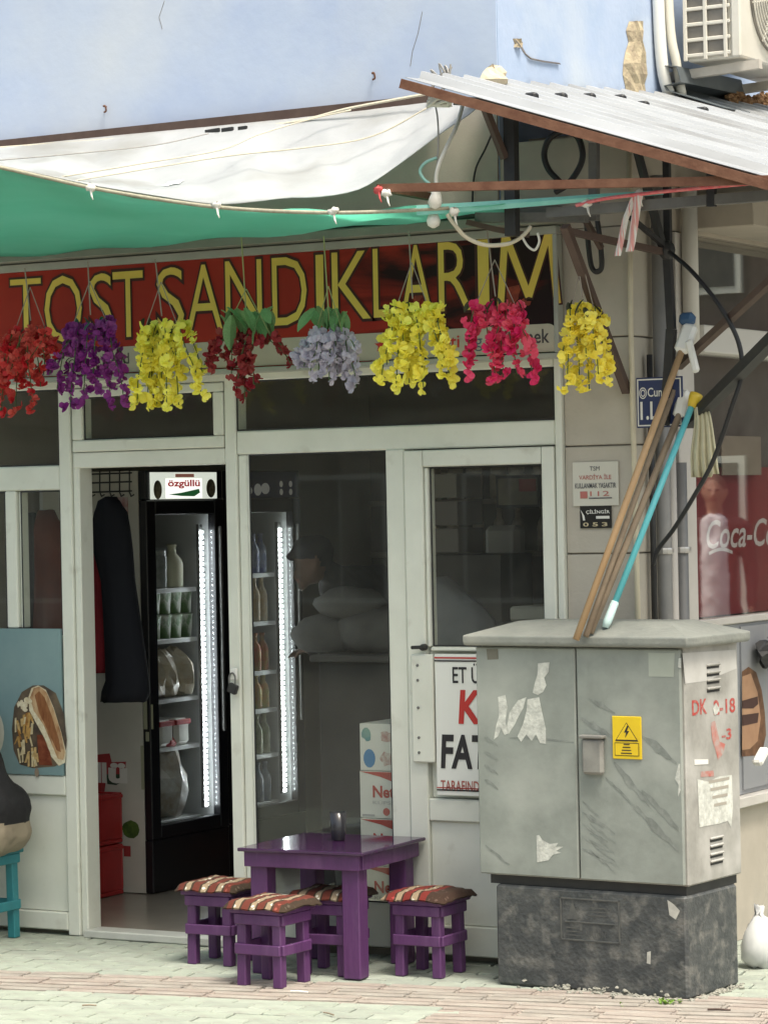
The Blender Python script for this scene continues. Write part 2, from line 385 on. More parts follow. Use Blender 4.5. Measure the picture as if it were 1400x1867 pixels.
# broken plaster chase with old conduit on the side wall
def blob_strip(pxs, X, depth, seed):
    rr = random.Random(seed); mb = MB(); rows = []
    for x0, x1, y in pxs:
        a, b = PX(x0, y, X), PX(x1, y, X); row = []
        for k in range(7):
            t = k/6; p = a.lerp(b, t); p.x = X + depth*math.sin(math.pi*t)*rr.uniform(.3, 1.1) - (.004 if k in (0,6) else 0); p.y += rr.uniform(-.01,.01); row.append(p)
        rows.append(row)
    mb.grid(rows); return mb
blob_strip([(1148,1170,38),(1144,1174,55),(1146,1172,75),(1142,1176,95),(1136,1178,115),(1138,1180,135),(1142,1176,152),(1144,1180,172),(1150,1182,192)], UX+.005, .03, 3).build('bare_plaster_patch', mat('bare_plaster', (.50,.42,.28), (.32,.26,.18), 22, .95, bump=.6, bscale=60), bld)
blob_strip([(936,948,70),(936,950,78),(938,948,86)], UX+.005, .02, 4).build('bare_plaster_patch', MATS['bare_plaster'], bld)
rr = random.Random(5); c = PY(899, 146, -.1); mb = MB(); mb.ball(c, .055, .05, .055, 9, 6)
mb.v = [c+(v-c)*rr.uniform(.75, 1.25) for v in mb.v]; mb.solo('broken_plaster_lump', mat('plaster_lump', (.62,.54,.40), (.48,.40,.28), 15, .95, bump=.5), 'tan lump of broken plaster on the roof edge by the blue wall corner', 'rubble')

# ------------------------------------------------------------------ shopfront: white plastic frames and glass
FY0, FY1 = -.02, .07
sf = thing('shopfront_frame', 'white plastic shopfront of posts, glazing and panels under the red sign', 'shopfront', (-.6, 0, 0))
def fbox(name, x0, y0, x1, y1, m=m_pvc, a=FY0, b=FY1, par=sf, bev=.004, label=None):
    X0, X1, Z0, Z1 = RY(x0, y0, x1, y1, a); mb = MB().box(X0, X1, a, b, Z0, Z1, bev); return mb.build(name, m, par, label=label)
X_pl0, X_pl1, X_md0, X_md1, X_dp0, X_dp1, X_R = -1.606, -1.508, -.750, -.640, .022, .112, .820
ZB, ZT = .0, 2.40
def V(name, x0, x1, z0, z1, a=FY0, b=FY1, m=m_pvc, par=sf, bev=.005): return MB().box(x0, x1, a, b, z0, z1, bev).build(name, m, par)
# posts
V('post', X_pl0, X_pl0+.062, ZB, ZT); V('post', X_pl0+.064, X_pl1, ZB, 2.09, FY0+.012, FY1+.02)
V('post', X_md0, X_md0+.055, ZB, ZT); V('post', X_md0+.057, X_md1-.012, ZB, 2.055, FY0+.012, .004)
V('post', X_dp0, X_dp1-.004, ZB, 2.06, FY0, FY1); V('post', X_R-.03, X_R, ZB, ZT, FY0-.003, FY1)
# transoms
V('transom_bar', X_pl0+.072, X_md0-.002, 2.02, 2.087, FY0+.004, FY1); V('transom_bar', X_md0+.057, X_R-.032, 2.058, 2.155, FY0+.004, FY1)
V('transom_bar', -4.0, X_pl0-.002, 1.93, 2.035, FY0+.004, FY1)
V('head_bar', -4.0, X_R-.032, 2.365, 2.40, FY0+.002, FY1+.03)
# left transom sash (opening light) with glass
V('sash_bar', X_pl0+.075, X_md0-.004, 2.09, 2.14, FY0-.004, .05); V('sash_bar', X_pl0+.075, X_md0-.004, 2.325, 2.363, FY0-.004, .05)
V('sash_bar', X_pl0+.075, X_pl0+.13, 2.142, 2.323, FY0-.004, .05); V('sash_bar', X_md0-.055, X_md0-.004, 2.142, 2.323, FY0-.004, .05)
def pane(name, x0, x1, z0, z1, y=-.006, m=m_glass, par=sf):
    o = MB().box(x0, x1, y, y+.006, z0, z1).build(name, m, par)
    g = MB()
    for a, b, c, d in ((x0, x1, z0, z0+.006), (x0, x1, z1-.006, z1), (x0, x0+.006, z0+.006, z1-.006), (x1-.006, x1, z0+.006, z1-.006)): g.box(a, b, y-.004, y-.001, c, d)
    g.build('gasket', m_pvc_edge, o); return o
pane('glass_pane', X_pl0+.131, X_md0-.056, 2.141, 2.324)
pane('glass_pane', X_md0+.056, X_R-.031, 2.156, 2.364)
pane('glass_pane', -3.4, X_pl0-.001, 2.036, 2.364)
pane('glass_pane', X_md1+.002, X_dp0-.001, .22, 2.057)
V('sill_bar', X_md1+.001, X_dp0-.001, .04, .22, FY0+.004, FY1)
V('glazing_bead', X_md1-.010, X_md1+.001, .222, 2.056, FY0+.010, .0)
# left bay: sash, food poster (separate), rails and panel
V('sash_bar', -1.905, -1.845, 1.33, 1.928, FY0+.004, .06); V('glazing_bead', -1.842, -1.825, 1.33, 1.926, FY0+.02, .05)
pane('glass_pane', -1.824, X_pl0-.001, 1.30, 1.927); pane('glass_pane', -3.4, -1.906, 1.30, 1.927)
V('rail', -4.0, X_pl0-.002, .605, .69, FY0+.001, FY1); V('infill_panel', -4.0, X_pl0-.002, .10, .603, FY0+.022, FY1-.01, bev=.002)
V('rail', -4.0, X_pl0-.002, .02, .098, FY0+.002, FY1); V('back_panel', -4.0, X_pl0-.002, .69, 1.298, .03, .05)
# threshold of the open doorway
V('threshold', X_pl1+.001, X_md0-.001, .0, .034, FY0-.03, FY1-.002, mat('threshold_alu', (.55,.56,.52), (.45,.46,.42), 8, .45))
# hasp and padlock on the middle post
pk = PY(428, 1240, -.03); lk = thing('padlock', 'dark padlock hanging from a steel hasp on the post beside the open doorway', 'padlock', (pk.x, -.035, pk.z))
MB().box(pk.x-.015, pk.x+.02, -.045, -.033, pk.z+.0, pk.z+.05, .004).build('hasp', m_white, lk)
MB().tube(spline([(pk.x-.014,-.05,pk.z-.02),(pk.x-.014,-.05,pk.z+.015),(pk.x,-.05,pk.z+.03),(pk.x+.014,-.05,pk.z+.015),(pk.x+.014,-.05,pk.z-.02)], 5), .004, 6).build('shackle', m_grey, lk)
mb = MB(); mb.obox((pk.x+.004, -.052, pk.z-.035), Vector((.93,0,-.36)), Vector((0,1,0)), Vector((.36,0,.93)), .022, .011, .02, .004); mb.build('lock_body', m_black, lk)

# ------------------------------------------------------------------ the closed door at the right
dr = thing('shop_door', 'closed white door with dark upper glass and a notice board in its lower half', 'door', (.45, 0, 0))
D0, D1 = X_dp1, X_R-.032; SY = -.034
def DV(name, x0, x1, z0, z1, a=SY, b=.05, m=m_pvc, bev=.005): return MB().box(x0, x1, a, b, z0, z1, bev).build(name, m, dr)
DV('stile', D0+.002, D0+.086, .03, 2.052); DV('stile', D1-.055, D1-.002, .03, 2.052)
DV('rail', D0+.088, D1-.057, 1.985, 2.052); DV('rail', D0+.088, D1-.057, .565, .655); DV('rail', D0+.088, D1-.057, .03, .15)
DV('glazing_bead', D0+.088, D0+.104, 1.262, 1.983, SY+.012, .04); DV('rail', D0+.105, D1-.057, 1.245, 1.262, SY+.008, .04)
pane('glass_pane', D0+.105, D1-.058, 1.264, 1.983, .0, m_glass, dr)
DV('infill_panel', D0+.088, D1-.057, .152, .563, SY+.018, .03, bev=.002); DV('backing_panel', D0+.088, D1-.057, .657, 1.243, .0, .02, bev=.002)
DV('cover_plate', D0+.028, D0+.128, .80, 1.235, SY-.02, SY-.001)
for z in (.84, .9, 1.02, 1.13, 1.19): MB().lathe((D0+.06, SY-.021, z), [(.006,-.001),(.006,.002),(.003,.004)], 8, (0,-1,0)).build('screw', m_grey, dr)
hp = PY(762, 1181, SY-.03); mb = MB(); mb.bar((hp.x-.03, SY-.035, hp.z), (hp.x+.035, SY-.035, hp.z+.003), .012, .014, bev=.004); mb.lathe((hp.x+.015, SY, hp.z), [(.014,0),(.014,.02),(.008,.036)], 10, (0,-1,0)); mb.build('handle', m_black, dr)
# notice board on the door
nb0, nb1, nbz0, nbz1 = D0+.135, D1-.06, .672, 1.236
nb = thing('notice_board', 'white printed board with red and black capitals on the lower half of the closed door', 'sign', (.5, SY-.01, nbz0))
MB().box(nb0, nb1, SY-.014, SY-.006, nbz0, nbz1, .001).build('board', mat('board_white', (.76,.77,.73), rough=.35), nb)
P = front(SY-.0145)
mkr = mat('print_red', (.48,.03,.025), rough=.5); mkb = mat('print_black', (.02,.018,.022), rough=.5); mkd = mat('print_dull_red', (.38,.10,.08), rough=.6)
for z0_, z1_, m in ((1.218,1.224,mkr),(1.206,1.212,mkb),(.700,.704,mkr),(.690,.696,mkb)):
    mb = MB(); P.rect(mb, nb0, nb1, z0_, z1_); mb.build('printed_line', m, nb)
for t, x, y, w_, za, zb_, bo, sk_, m in (('ET ÜR',825,1230,.165,-.035,.045,.008,0,mkb),('K.',836,1320,.12,-.002,.135,.03,.08,mkr),('FAT',804,1402,.215,.002,.138,.03,.06,mkb),('TARAFINDA',804,1442,.20,0,.042,.01,0,mkd)):
    a = PY(x, y, SY-.015); mb = MB(); P.text(mb, t, a.x, a.x+w_, a.z+za, a.z+zb_, bold=bo, skew=sk_); mb.build('lettering', m, nb)

# ------------------------------------------------------------------ food poster in the left bay
fp = thing('food_poster', 'teal poster with pictures of toasted sandwiches on the left shopfront panel', 'poster', (-1.9, -.03, .69))
MB().box(-3.3, X_pl0-.006, -.026, -.012, .692, 1.328, .001).build('poster_board', mat('teal_print', (.17,.265,.28), (.22,.325,.335), 2.2, .3), fp)
P = front(-.0265)
def px(x, y): q = PY(x, y, -.0265); return q.x, q.z
def shp(pts, m, nm, d):
    mb = MB(); P.shape(mb, [px(*q) for q in pts], d); mb.build(nm, m, fp)
mpl = mat('print_plate', (.05,.04,.035), (.16,.12,.08), 8, .3); mpw = mat('print_white_plate', (.60,.60,.52), (.50,.50,.42), 8, .3)
mbr = mat('print_bread', (.40,.22,.10), (.58,.42,.25), 30, .3, stretch=(1,1,.4), detail=9, c3=(.20,.08,.035), scale3=16, lo3=.5, hi3=.64)
mto = mat('print_toasted', (.17,.06,.025), (.33,.15,.065), 26, .3, stretch=(1.6,1,.35), detail=9); mcrm = mat('print_cream', (.72,.68,.52), (.55,.45,.28), 40, .3)
mfrs = [mat('print_fries_%d' % i, c, tuple(x*.6 for x in c), 40, .3) for i, c in enumerate(((.55,.33,.11), (.64,.45,.20), (.42,.20,.06), (.68,.58,.36)))]
shp(((22,1330),(26,1290),(40,1262),(60,1250),(80,1250),(102,1264),(116,1300),(122,1350),(118,1388),(100,1398),(60,1401),(36,1394),(25,1368)), mpl, 'print_plate', .001)
mb = MB(); P.ell(mb, *px(-42,1335), .15, .155, .001, 32); mb.build('print_plate', mpw, fp)
mb = MB(); P.ell(mb, *px(-45,1328), .128, .115, .0015, 28, 0, .05); mb.build('print_bread', mbr, fp)
mb = MB(); P.ell(mb, *px(-45,1326), .10, .085, .002, 28, 0, .08); mb.build('print_filling', mto, fp)
shp(((52,1272),(58,1255),(70,1250),(84,1258),(98,1290),(112,1335),(121,1372),(119,1391),(108,1397),(94,1380),(82,1347),(66,1318),(54,1296)), mcrm, 'print_crumb', .002)
shp(((55,1272),(62,1255),(72,1252),(85,1262),(98,1292),(112,1337),(119,1372),(116,1386),(106,1384),(94,1355),(80,1322),(62,1296)), mbr, 'print_bread', .0026)
shp(((64,1268),(72,1260),(82,1272),(95,1305),(108,1348),(112,1372),(104,1368),(88,1332),(72,1300)), mto, 'print_toasted_crust', .0032)
shp(((68,1340),(78,1340),(92,1372),(96,1396),(72,1395)), mat('print_sauce', (.12,.025,.015), (.24,.08,.04), 26, .3), 'print_sauce', .0028)
rr = random.Random(77)
for k in range(34):
    t = rr.random(); x = 26+rr.uniform(0,34)+t*6; y = 1296+t*82; l_ = rr.uniform(12,26); w2 = rr.uniform(2.5,5); tl = rr.uniform(-7,7)
    shp(((x,y),(x+w2,y-1),(x+w2+tl,y+l_),(x+tl,y+l_+1)), rr.choice(mfrs if t < .6 else mfrs[1:2]+mfrs[3:]), 'print_chip', .003+k*.00005)
for k in range(9):
    x, y = 34+rr.uniform(0,22), 1272+rr.uniform(0,22); mb = MB(); P.ell(mb, *px(x, y), .012, .014, .005+k*.0001, 9, rr.uniform(0,3), .3); mb.build('print_cheese_blob', mcrm, fp)
mb = MB(); P.ell(mb, *px(68,1409), .012, .02, .004); mb.build('print_stain', mat('print_stain', (.25,.20,.15)), fp)

# ------------------------------------------------------------------ the shop sign
SX0, SX1, SZ0, SZ1 = -4.0, .815, 2.405, 2.882
sg = thing('shop_sign', 'long red sign board with tall yellow letters and a cream strip above the shopfront', 'sign', (-.6, -.05, SZ0))
def signmat():
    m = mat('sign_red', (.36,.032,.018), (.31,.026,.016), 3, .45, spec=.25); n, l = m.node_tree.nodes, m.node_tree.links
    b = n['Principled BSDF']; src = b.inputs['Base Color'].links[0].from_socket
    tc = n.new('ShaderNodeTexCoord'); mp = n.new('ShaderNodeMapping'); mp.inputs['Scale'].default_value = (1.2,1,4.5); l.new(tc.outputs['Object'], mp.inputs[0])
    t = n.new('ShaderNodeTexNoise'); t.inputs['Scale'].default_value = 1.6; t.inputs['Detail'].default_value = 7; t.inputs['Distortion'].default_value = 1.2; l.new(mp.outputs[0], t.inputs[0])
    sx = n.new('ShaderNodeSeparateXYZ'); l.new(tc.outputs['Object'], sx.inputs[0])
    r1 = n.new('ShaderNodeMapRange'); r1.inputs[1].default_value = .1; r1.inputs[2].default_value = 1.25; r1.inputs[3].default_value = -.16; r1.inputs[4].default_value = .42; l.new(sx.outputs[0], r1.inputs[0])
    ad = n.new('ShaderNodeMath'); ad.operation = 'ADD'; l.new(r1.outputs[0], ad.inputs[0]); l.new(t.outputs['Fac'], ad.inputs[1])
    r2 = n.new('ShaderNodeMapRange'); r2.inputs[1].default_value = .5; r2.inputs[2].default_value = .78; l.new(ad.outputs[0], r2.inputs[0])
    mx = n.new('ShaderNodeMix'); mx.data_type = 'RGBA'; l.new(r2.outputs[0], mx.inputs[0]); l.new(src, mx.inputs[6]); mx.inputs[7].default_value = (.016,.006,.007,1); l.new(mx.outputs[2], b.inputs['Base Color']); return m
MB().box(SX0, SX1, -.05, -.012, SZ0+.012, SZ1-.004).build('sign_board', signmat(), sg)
mfr = mat('sign_frame', (.40,.41,.37), (.34,.35,.31), 6, .5)
MB().box(SX0, SX1+.02, -.065, -.014, SZ1-.003, SZ1+.03, .003).build('frame_bar', mfr, sg); MB().box(SX0, SX1+.02, -.065, -.014, SZ0-.012, SZ0+.011, .003).build('frame_bar', mfr, sg)
MB().box(SX1+.001, SX1+.02, -.064, -.014, SZ0+.012, SZ1-.004, .003).build('frame_bar', mfr, sg)
P = front(-.0505); ly, lo_ = mat('sign_yellow', (.78,.58,.11), (.72,.52,.09), 6, .45), mat('sign_outline', (.05,.012,.008), rough=.5)
L = [('T',20,76,508,600),('O',82,150,502,624),('S',164,206,498,612),('T',207,262,494,614),('S',287,336,487,605),('A',340,406,482,602),('N',412,478,474,596),('D',497,560,468,592),('I',577,591,464,584),('K',606,676,458,582),('L',681,722,452,578),('A',732,787,446,570),('R',800,860,440,566),('I',872,892,436,562),('M',912,1016,428,556)]
for ch, x0, x1, y0, y1 in L:
    X0, X1, Z0, Z1 = RY(x0, y0, x1, y1, -.0505)
    bb = .002 if ch == 'I' else -.006
    if ch == 'M':                                   # drawn stroke by stroke: splayed legs, thin
        def mstroke(g, d):
            mb = MB(); w_, h_ = X1-X0, Z1-Z0; sw = .030
            for k, (ua, va, ub, vb) in enumerate(((.0,0,.10,1),(.12,1,.50,.12),(.50,.12,.86,1),(.90,1,1.0,0))):
                a, b = (X0+w_*ua, Z0+h_*va), (X0+w_*ub, Z0+h_*vb); L_ = math.hypot(b[0]-a[0], b[1]-a[1]); nx, nz = -(b[1]-a[1])/L_*(sw/2+g), (b[0]-a[0])/L_*(sw/2+g); ex, ez = (b[0]-a[0])/L_*g, (b[1]-a[1])/L_*g
                P.shape(mb, [(a[0]-ex+nx,a[1]-ez+nz),(b[0]+ex+nx,b[1]+ez+nz),(b[0]+ex-nx,b[1]+ez-nz),(a[0]-ex-nx,a[1]-ez-nz)], d+k*.0003)
            return mb
        o = mstroke(0, .0035).build('letter', ly, sg); mstroke(.007, .0018).build('letter_outline', lo_, o); continue
    mb = MB(); P.text(mb, ch, X0, X1, Z0, Z1, .0035, bold=bb); o = mb.build('letter', ly, sg)
    mb = MB(); P.text(mb, ch, X0, X1, Z0, Z1, .0018, offset=.03, bold=bb); mb.build('letter_outline', lo_, o)
# cream strip with small lettering
mcr = mat('sign_cream', (.48,.44,.36), (.43,.39,.31), 5, .5)
mb = MB(); x0, x1 = -1.75, PY(1018,630,-.05).x; z0 = SZ0+.016; P.shape(mb, [(x0,z0),(x1,z0),(x1,z0+.02)]+[(x1-.045+.045*math.cos(a),z0+.065+.045*math.sin(a)) for a in np.linspace(0,1.57,8)]+[(x0,z0+.11)], .0012); mb.build('cream_strip', mcr, sg)
def stext(t, x0, x1, y0, y1, m, nm='small_lettering', bold=0.0):
    X0, X1, Z0, Z1 = RY(x0, y0, x1, y1, -.05); mb = MB(); P.text(mb, t, X0, X1, Z0, Z1, .003, bold=bold); mb.build(nm, m, sg)
dk = mat('print_dark_grey', (.06,.055,.06), rough=.5)
stext('mek', 953, 1002, 600, 626, dk, bold=.01); stext('eti', 808, 838, 612, 634, mkr, bold=.01); stext('g', 866, 880, 617, 640, mat('print_slate', (.10,.12,.17))); stext('Hend', 188, 236, 644, 664, dk); stext('@', 120, 146, 650, 672, dk)
mb = MB(); c = px(78, 678); P.ell(mb, c[0], c[1], .028, .028, .003); o = mb.build('print_ring', dk, sg); mb = MB(); P.ell(mb, c[0], c[1], .022, .022, .0036); mb.build('print_ring_inner', mcr, o); mb = MB(); P.ell(mb, c[0], c[1], .011, .011, .0042); mb.build('print_dot', dk, o)
mb = MB(); c = px(700, 630); star = [(c[0]+(.03 if k % 2 == 0 else .012)*math.sin(k*math.pi/5), c[1]+(.03 if k % 2 == 0 else .012)*math.cos(k*math.pi/5)) for k in range(10)]; P.shape(mb, star, .003); mb.build('print_star', mkr, sg)
# fruit-like orange splash printed on the dark end
mb = MB()
for x, y, s in ((930,545,.05),(800,560,.03),(955,556,.03),(770,540,.025)):
    mb = MB(); P.ell(mb, *px(x, y), s*1.4, s*.7, .0012, 14, .5, .35); mb.build('print_splash', mat('print_orange', (.36,.06,.02), (.16,.02,.015), 20), sg)
# ------------------------------------------------------------------ awning: white sheet above, green sheet below, shared front rope
front_px = [(-480,222,-1.62),(-170,275,-1.40),(-60,292,-1.30),(0,303,-1.25),(85,322,-1.17),(170,341,-1.10),(280,360,-1.02),(390,375,-.95),(500,383,-.88),(620,386,-.80),(720,383,-.70),(820,378,-.60)]
FE = spline([PY(*q) for q in front_px], 6)
beam = [PY(-480,318,-.05), PY(-170,286,-.05), PY(0,268,-.05), PY(200,247,-.05), PY(400,228,-.05), PY(600,207,-.05), PY(790,184,-.05)]
BT = spline(beam, 12)
def resample(P, n):
    d = [0]
    for a, b in zip(P, P[1:]): d.append(d[-1]+(b-a).length)
    out = []; k = 0
    for i in range(n):
        t = d[-1]*i/(n-1)
        while k < len(d)-2 and d[k+1] < t: k += 1
        out.append(P[k].lerp(P[k+1], (t-d[k])/max(1e-9, d[k+1]-d[k])))
    return out
wt = resample(BT + [PY(870,192,-.20)], 60)
wf = resample([p for p, q in zip(FE, range(999))][:], 200)
wf_end = [i for i, p in enumerate(wf)]
lim = 0
# the white sheet's lower edge: along the rope to about the middle, then sweeping up to the wall end
low_px = [(-480,220,-1.62),(-170,273,-1.40),(-60,290,-1.30),(0,301,-1.25),(85,319,-1.17),(170,337,-1.10),(280,355,-1.02),(390,371,-.95),(470,366,-.90),(520,360,-.84),(570,359,-.80),(620,353,-.74),(660,342,-.66),(700,318,-.55),(750,282,-.45),(810,238,-.33),(850,212,-.26),(872,194,-.21)]
wl = resample(spline([PY(*q) for q in low_px], 8), 60)
rows = []
for i in range(25):
    t = i/24; row = []
    for j in range(60):
        p = wt[j].lerp(wl[j], t); sag = math.sin(math.pi*t)*(.045+.03*math.sin(j*.45)+.018*math.sin(j*1.3+t*5)+.010*math.sin(j*2.3-t*9))+.012*math.sin(t*11+j*.25)*math.sin(math.pi*t); p = p.copy(); p.z -= sag*.6*min(1, (59-j)/8); p.y -= .01*math.sin(j*.8+t*3)*math.sin(math.pi*t); row.append(p)
    rows.append(row)
wm = MB().grid(rows); wa = wm.solo('white_awning_sheet', m_white_sheet, 'sagging white tarpaulin awning slung from the blue wall over the shop', 'awning', smooth=True, solid=.003)
def topix(p):
    q = Vector(p)-CAM; d = q.dot(CF); return 700+FPX*q.dot(CR)/d, 933.5-FPX*q.dot(CU)/d
ii, jj = min(((i, j) for i in range(2, 23) for j in range(2, 57)), key=lambda q: (topix(rows[q[0]][q[1]])[0]-325)**2+(topix(rows[q[0]][q[1]])[1]-328)**2)
pr = rows[ii][jj]; ua = (rows[ii][jj+1]-rows[ii][jj-1]).normalized(); va = (rows[ii+1][jj]-rows[ii-1][jj]).normalized(); na = ua.cross(va); na = na if na.y < 0 else -na
mb = MB(); mb.poly([pr+na*.006+ua*(.05*math.cos(a)*q)+va*(.05*math.sin(a)*q) for a, q in zip(np.linspace(0, 6.0, 12), [1,.7,1.1,.6,1,.8,1,.5,1.1,.7,1,.6])]); mb.build('repair_patch', mat('patch_white', (.82,.82,.81), rough=.6), wa)
# green sheet: from the rope back to the sign frame, closing towards the right
gb_px = [(-480,518),(-170,487),(0,470),(220,450),(440,429),(640,407),(820,394),(940,384)]
gb = resample(spline([PY(x, y, -.10) for x, y in gb_px], 8), 50)
gf = resample(spline([PY(*q) for q in front_px] + [PY(920,373,-.52)], 8), 50)
rows = []
for i in range(13):
    t = i/12; rows.append([gf[j].lerp(gb[j], t)+Vector((0,0,-.035*math.sin(math.pi*t)*min(1,(49-j)/12)+.008*math.sin(j*.9+i*.4)+.007*math.sin(i*1.1+j*.18))) for j in range(50)])
ga = MB().grid(rows).solo('green_awning_sheet', m_green_sheet, 'green tarpaulin stretched flat beneath the white awning sheet', 'awning', smooth=True, solid=.003)
tail = spline([PY(*q) for q in ((760,382,-.66),(900,373,-.52),(1000,366,-.45),(1100,358,-.42),(1165,353,-.41),(1210,350,-.41))], 8)
mb = MB(); mb.grid([[p+Vector((0,0,.016*(1-k/len(tail)*.7))) for k, p in enumerate(tail)], [p+Vector((.0,-.008,.0)) for p in tail], [p+Vector((0,0,-.02*(1-k/len(tail)*.75))) for k, p in enumerate(tail)]])
mb.build('rolled_hem', mat('teal_hem', (.18,.56,.48), (.26,.62,.55), 12, .6), ga, solid=.006)
# front rope with knots
rp = thing('awning_rope', 'pale rope knotted along the front edge of the awning sheets', 'rope', FE[len(FE)//2])
MB().tube([p+Vector((0,-.005,-.003)) for p in FE], .0075, 6).build('cord', m_rope, rp, True)
for x, y, Y in ((165,341,-1.11),(395,374,-.96),(608,385,-.82),(705,352,-.74),(690,345,-.74),(828,386,-.62),(1165,352,-.43),(1070,371,-.46)):
    mb = MB(); c = PY(x, y, Y); mb.ball(c, .022, .013, .014, 8, 5).jitter(.006); mb.tube([c, c+Vector((.01,-.008,-.035)), c+Vector((.018,-.01,-.05))], [.006,.004,.002], 5); mb.build('knot', mat('knot_white', (.74,.72,.66), rough=.9) if x not in (690,) else mat('knot_red', (.65,.10,.10), rough=.8), rp, True)
mb = MB(); mb.tube(spline([PY(1050,374,-.47),PY(1100,362,-.46),PY(1180,352,-.45),PY(1216,348,-.45),PY(1290,341,-.47),PY(1385,332,-.5)], 6), [.004]*0 or .007, 6); mb.build('red_cord', mat('red_cord', (.70,.09,.11), (.75,.25,.25), 40, .8), rp, True)
mb = MB(); a = [PY(1158,354,-.44),PY(1140,400,-.44),PY(1132,440,-.44),PY(1126,466,-.44)]; mb.grid([[p+Vector((-.012,0,0)) for p in a],[p+Vector((0,-.006,0)) for p in a],[p+Vector((.010,.004,0)) for p in a]])
a = [PY(1165,356,-.45),PY(1158,400,-.45),PY(1152,440,-.45),PY(1148,458,-.45)]; mb.grid([[p+Vector((-.016,0,0)) for p in a],[p+Vector((0,-.008,0)) for p in a],[p+Vector((.014,.002,0)) for p in a]])
tape = mb.solo('hanging_tape', mat('red_white_tape', (.78,.76,.72), (.75,.35,.33), 9, .7, stretch=(9,1,.4), lo=.5, hi=.56), 'loose end of red and white tape hanging from the rope over the column', 'tape', solid=.003)
# dark beam on the wall that carries the white sheet
bm_ = thing('awning_beam', 'long dark brown beam along the blue wall above the white awning', 'beam', beam[3])
MB().bar(PY(-500,318,-.03), PY(800,181,-.03), .05, .042).build('beam', m_brown, bm_)
MB().tube(spline([PY(-100,276,-.07), PY(300,246,-.08), PY(520,224,-.08), PY(640,196,-.1), PY(790,168,-.12)], 8), .006, 5).build('wire', mat('wire_cream', (.62,.57,.45), rough=.8), bm_)
mb = MB()
for k in range(3): mb.bar(PY(375+k*30,240-k*3,-.12), PY(400+k*25,236-k*2,-.12), .012, .016)
mb.build('clip', m_black, bm_)
def wire(name, pts, r, m, label, n=8):
    return MB().tube(spline([PY(*p) for p in pts], n), r, 6).solo(name, m, label, 'wire', smooth=True)
wcol = MATS['wire_cream']; wg = mat('wire_grey', (.34,.33,.31), rough=.8); wb = mat('wire_black', (.015,.015,.017), rough=.5); wk = mat('wire_teal', (.30,.55,.48), rough=.6); ww = mat('wire_white', (.70,.69,.62), rough=.6)
wire('sagging_wire', [(-20,293,-1.0),(130,280,-.8),(280,264,-.5),(380,243,-.3)], .0025, wg, 'thin grey wire over the far left of the white awning')
wire('sagging_wire', [(110,322,-1.08),(260,297,-.85),(400,273,-.6),(470,245,-.4),(560,218,-.2),(640,200,-.13)], .003, wcol, 'upper cream wire crossing the middle of the white awning')
wire('sagging_wire', [(130,330,-1.08),(280,305,-.85),(420,283,-.65),(560,268,-.5),(680,247,-.35),(790,190,-.25)], .003, wcol, 'lower cream wire crossing the middle of the white awning')
wire('hanging_cable', [(845,185,-.35),(832,230,-.5),(815,265,-.58),(800,300,-.62),(795,330,-.62),(803,365,-.62)], .008, ww, 'thick white cable dropping past the end of the white awning')
wire('hanging_cable', [(790,175,-.5),(797,210,-.55),(799,250,-.6),(797,300,-.6),(792,340,-.62)], .0035, wg, 'thin grey cable hanging from the rusty roof edge to the bulb holder')
wire('hanging_cable', [(796,287,-.61),(776,296,-.62),(766,310,-.62),(772,325,-.62),(790,340,-.62)], .006, wk, 'short teal cable curling beside the white cable')
wire('looped_cable', [(815,390,-.62),(828,408,-.6),(850,432,-.55),(885,446,-.5),(925,444,-.45),(952,430,-.42),(968,412,-.4)], .008, wcol, 'thick cream cable looping down in front of the last letters of the sign')
wire('looped_cable', [(950,428,-.42),(962,448,-.42),(975,455,-.42),(983,440,-.42),(980,424,-.42)], .005, ww, 'small white cable loop in front of the last letter of the sign')
wire('coiled_cable', [(1020,330,-.2),(1000,308,-.2),(992,280,-.2),(1002,252,-.2),(1028,239,-.2),(1052,248,-.2),(1062,278,-.2),(1056,305,-.2),(1035,335,-.2),(1012,350,-.2)], .012, wb, 'black cable coiled in a loop under the metal roof')
wire('hanging_cable', [(900,235,-.03),(885,270,-.03),(868,305,-.03),(862,345,-.03),(862,390,-.03)], .004, wb, 'thin dark cable down the beige wall under the white sheet')
for x, y, Y, nm in ((793,362,-.63,'upper white bulb on the cable beside the rusty bar'), (790,396,-.60,'lower white bulb under the teal hem')):
    c = PY(x, y, Y); MB().lathe(c, [(.004,.05),(.014,.045),(.014,.02),(.022,.005),(.028,-.012),(.022,-.03),(.006,-.04)], 12).solo('light_bulb', m_white, nm, 'bulb', smooth=True)

# awning cassette box over the sign
cs = thing('awning_cassette', 'dull green grey metal awning box running above the red sign', 'awning box', (-.5,-.1,2.92))
MB().box(-4.0, .86, -.13, -.016, 2.916, 2.955, .004).build('lower_profile', mat('cassette_grey', (.25,.26,.22), (.21,.22,.19), 5, .5), cs)
MB().box(-4.0, .86, -.10, -.016, 2.957, 2.985, .004).build('upper_profile', mat('cassette_dark', (.10,.105,.09), rough=.6), cs)
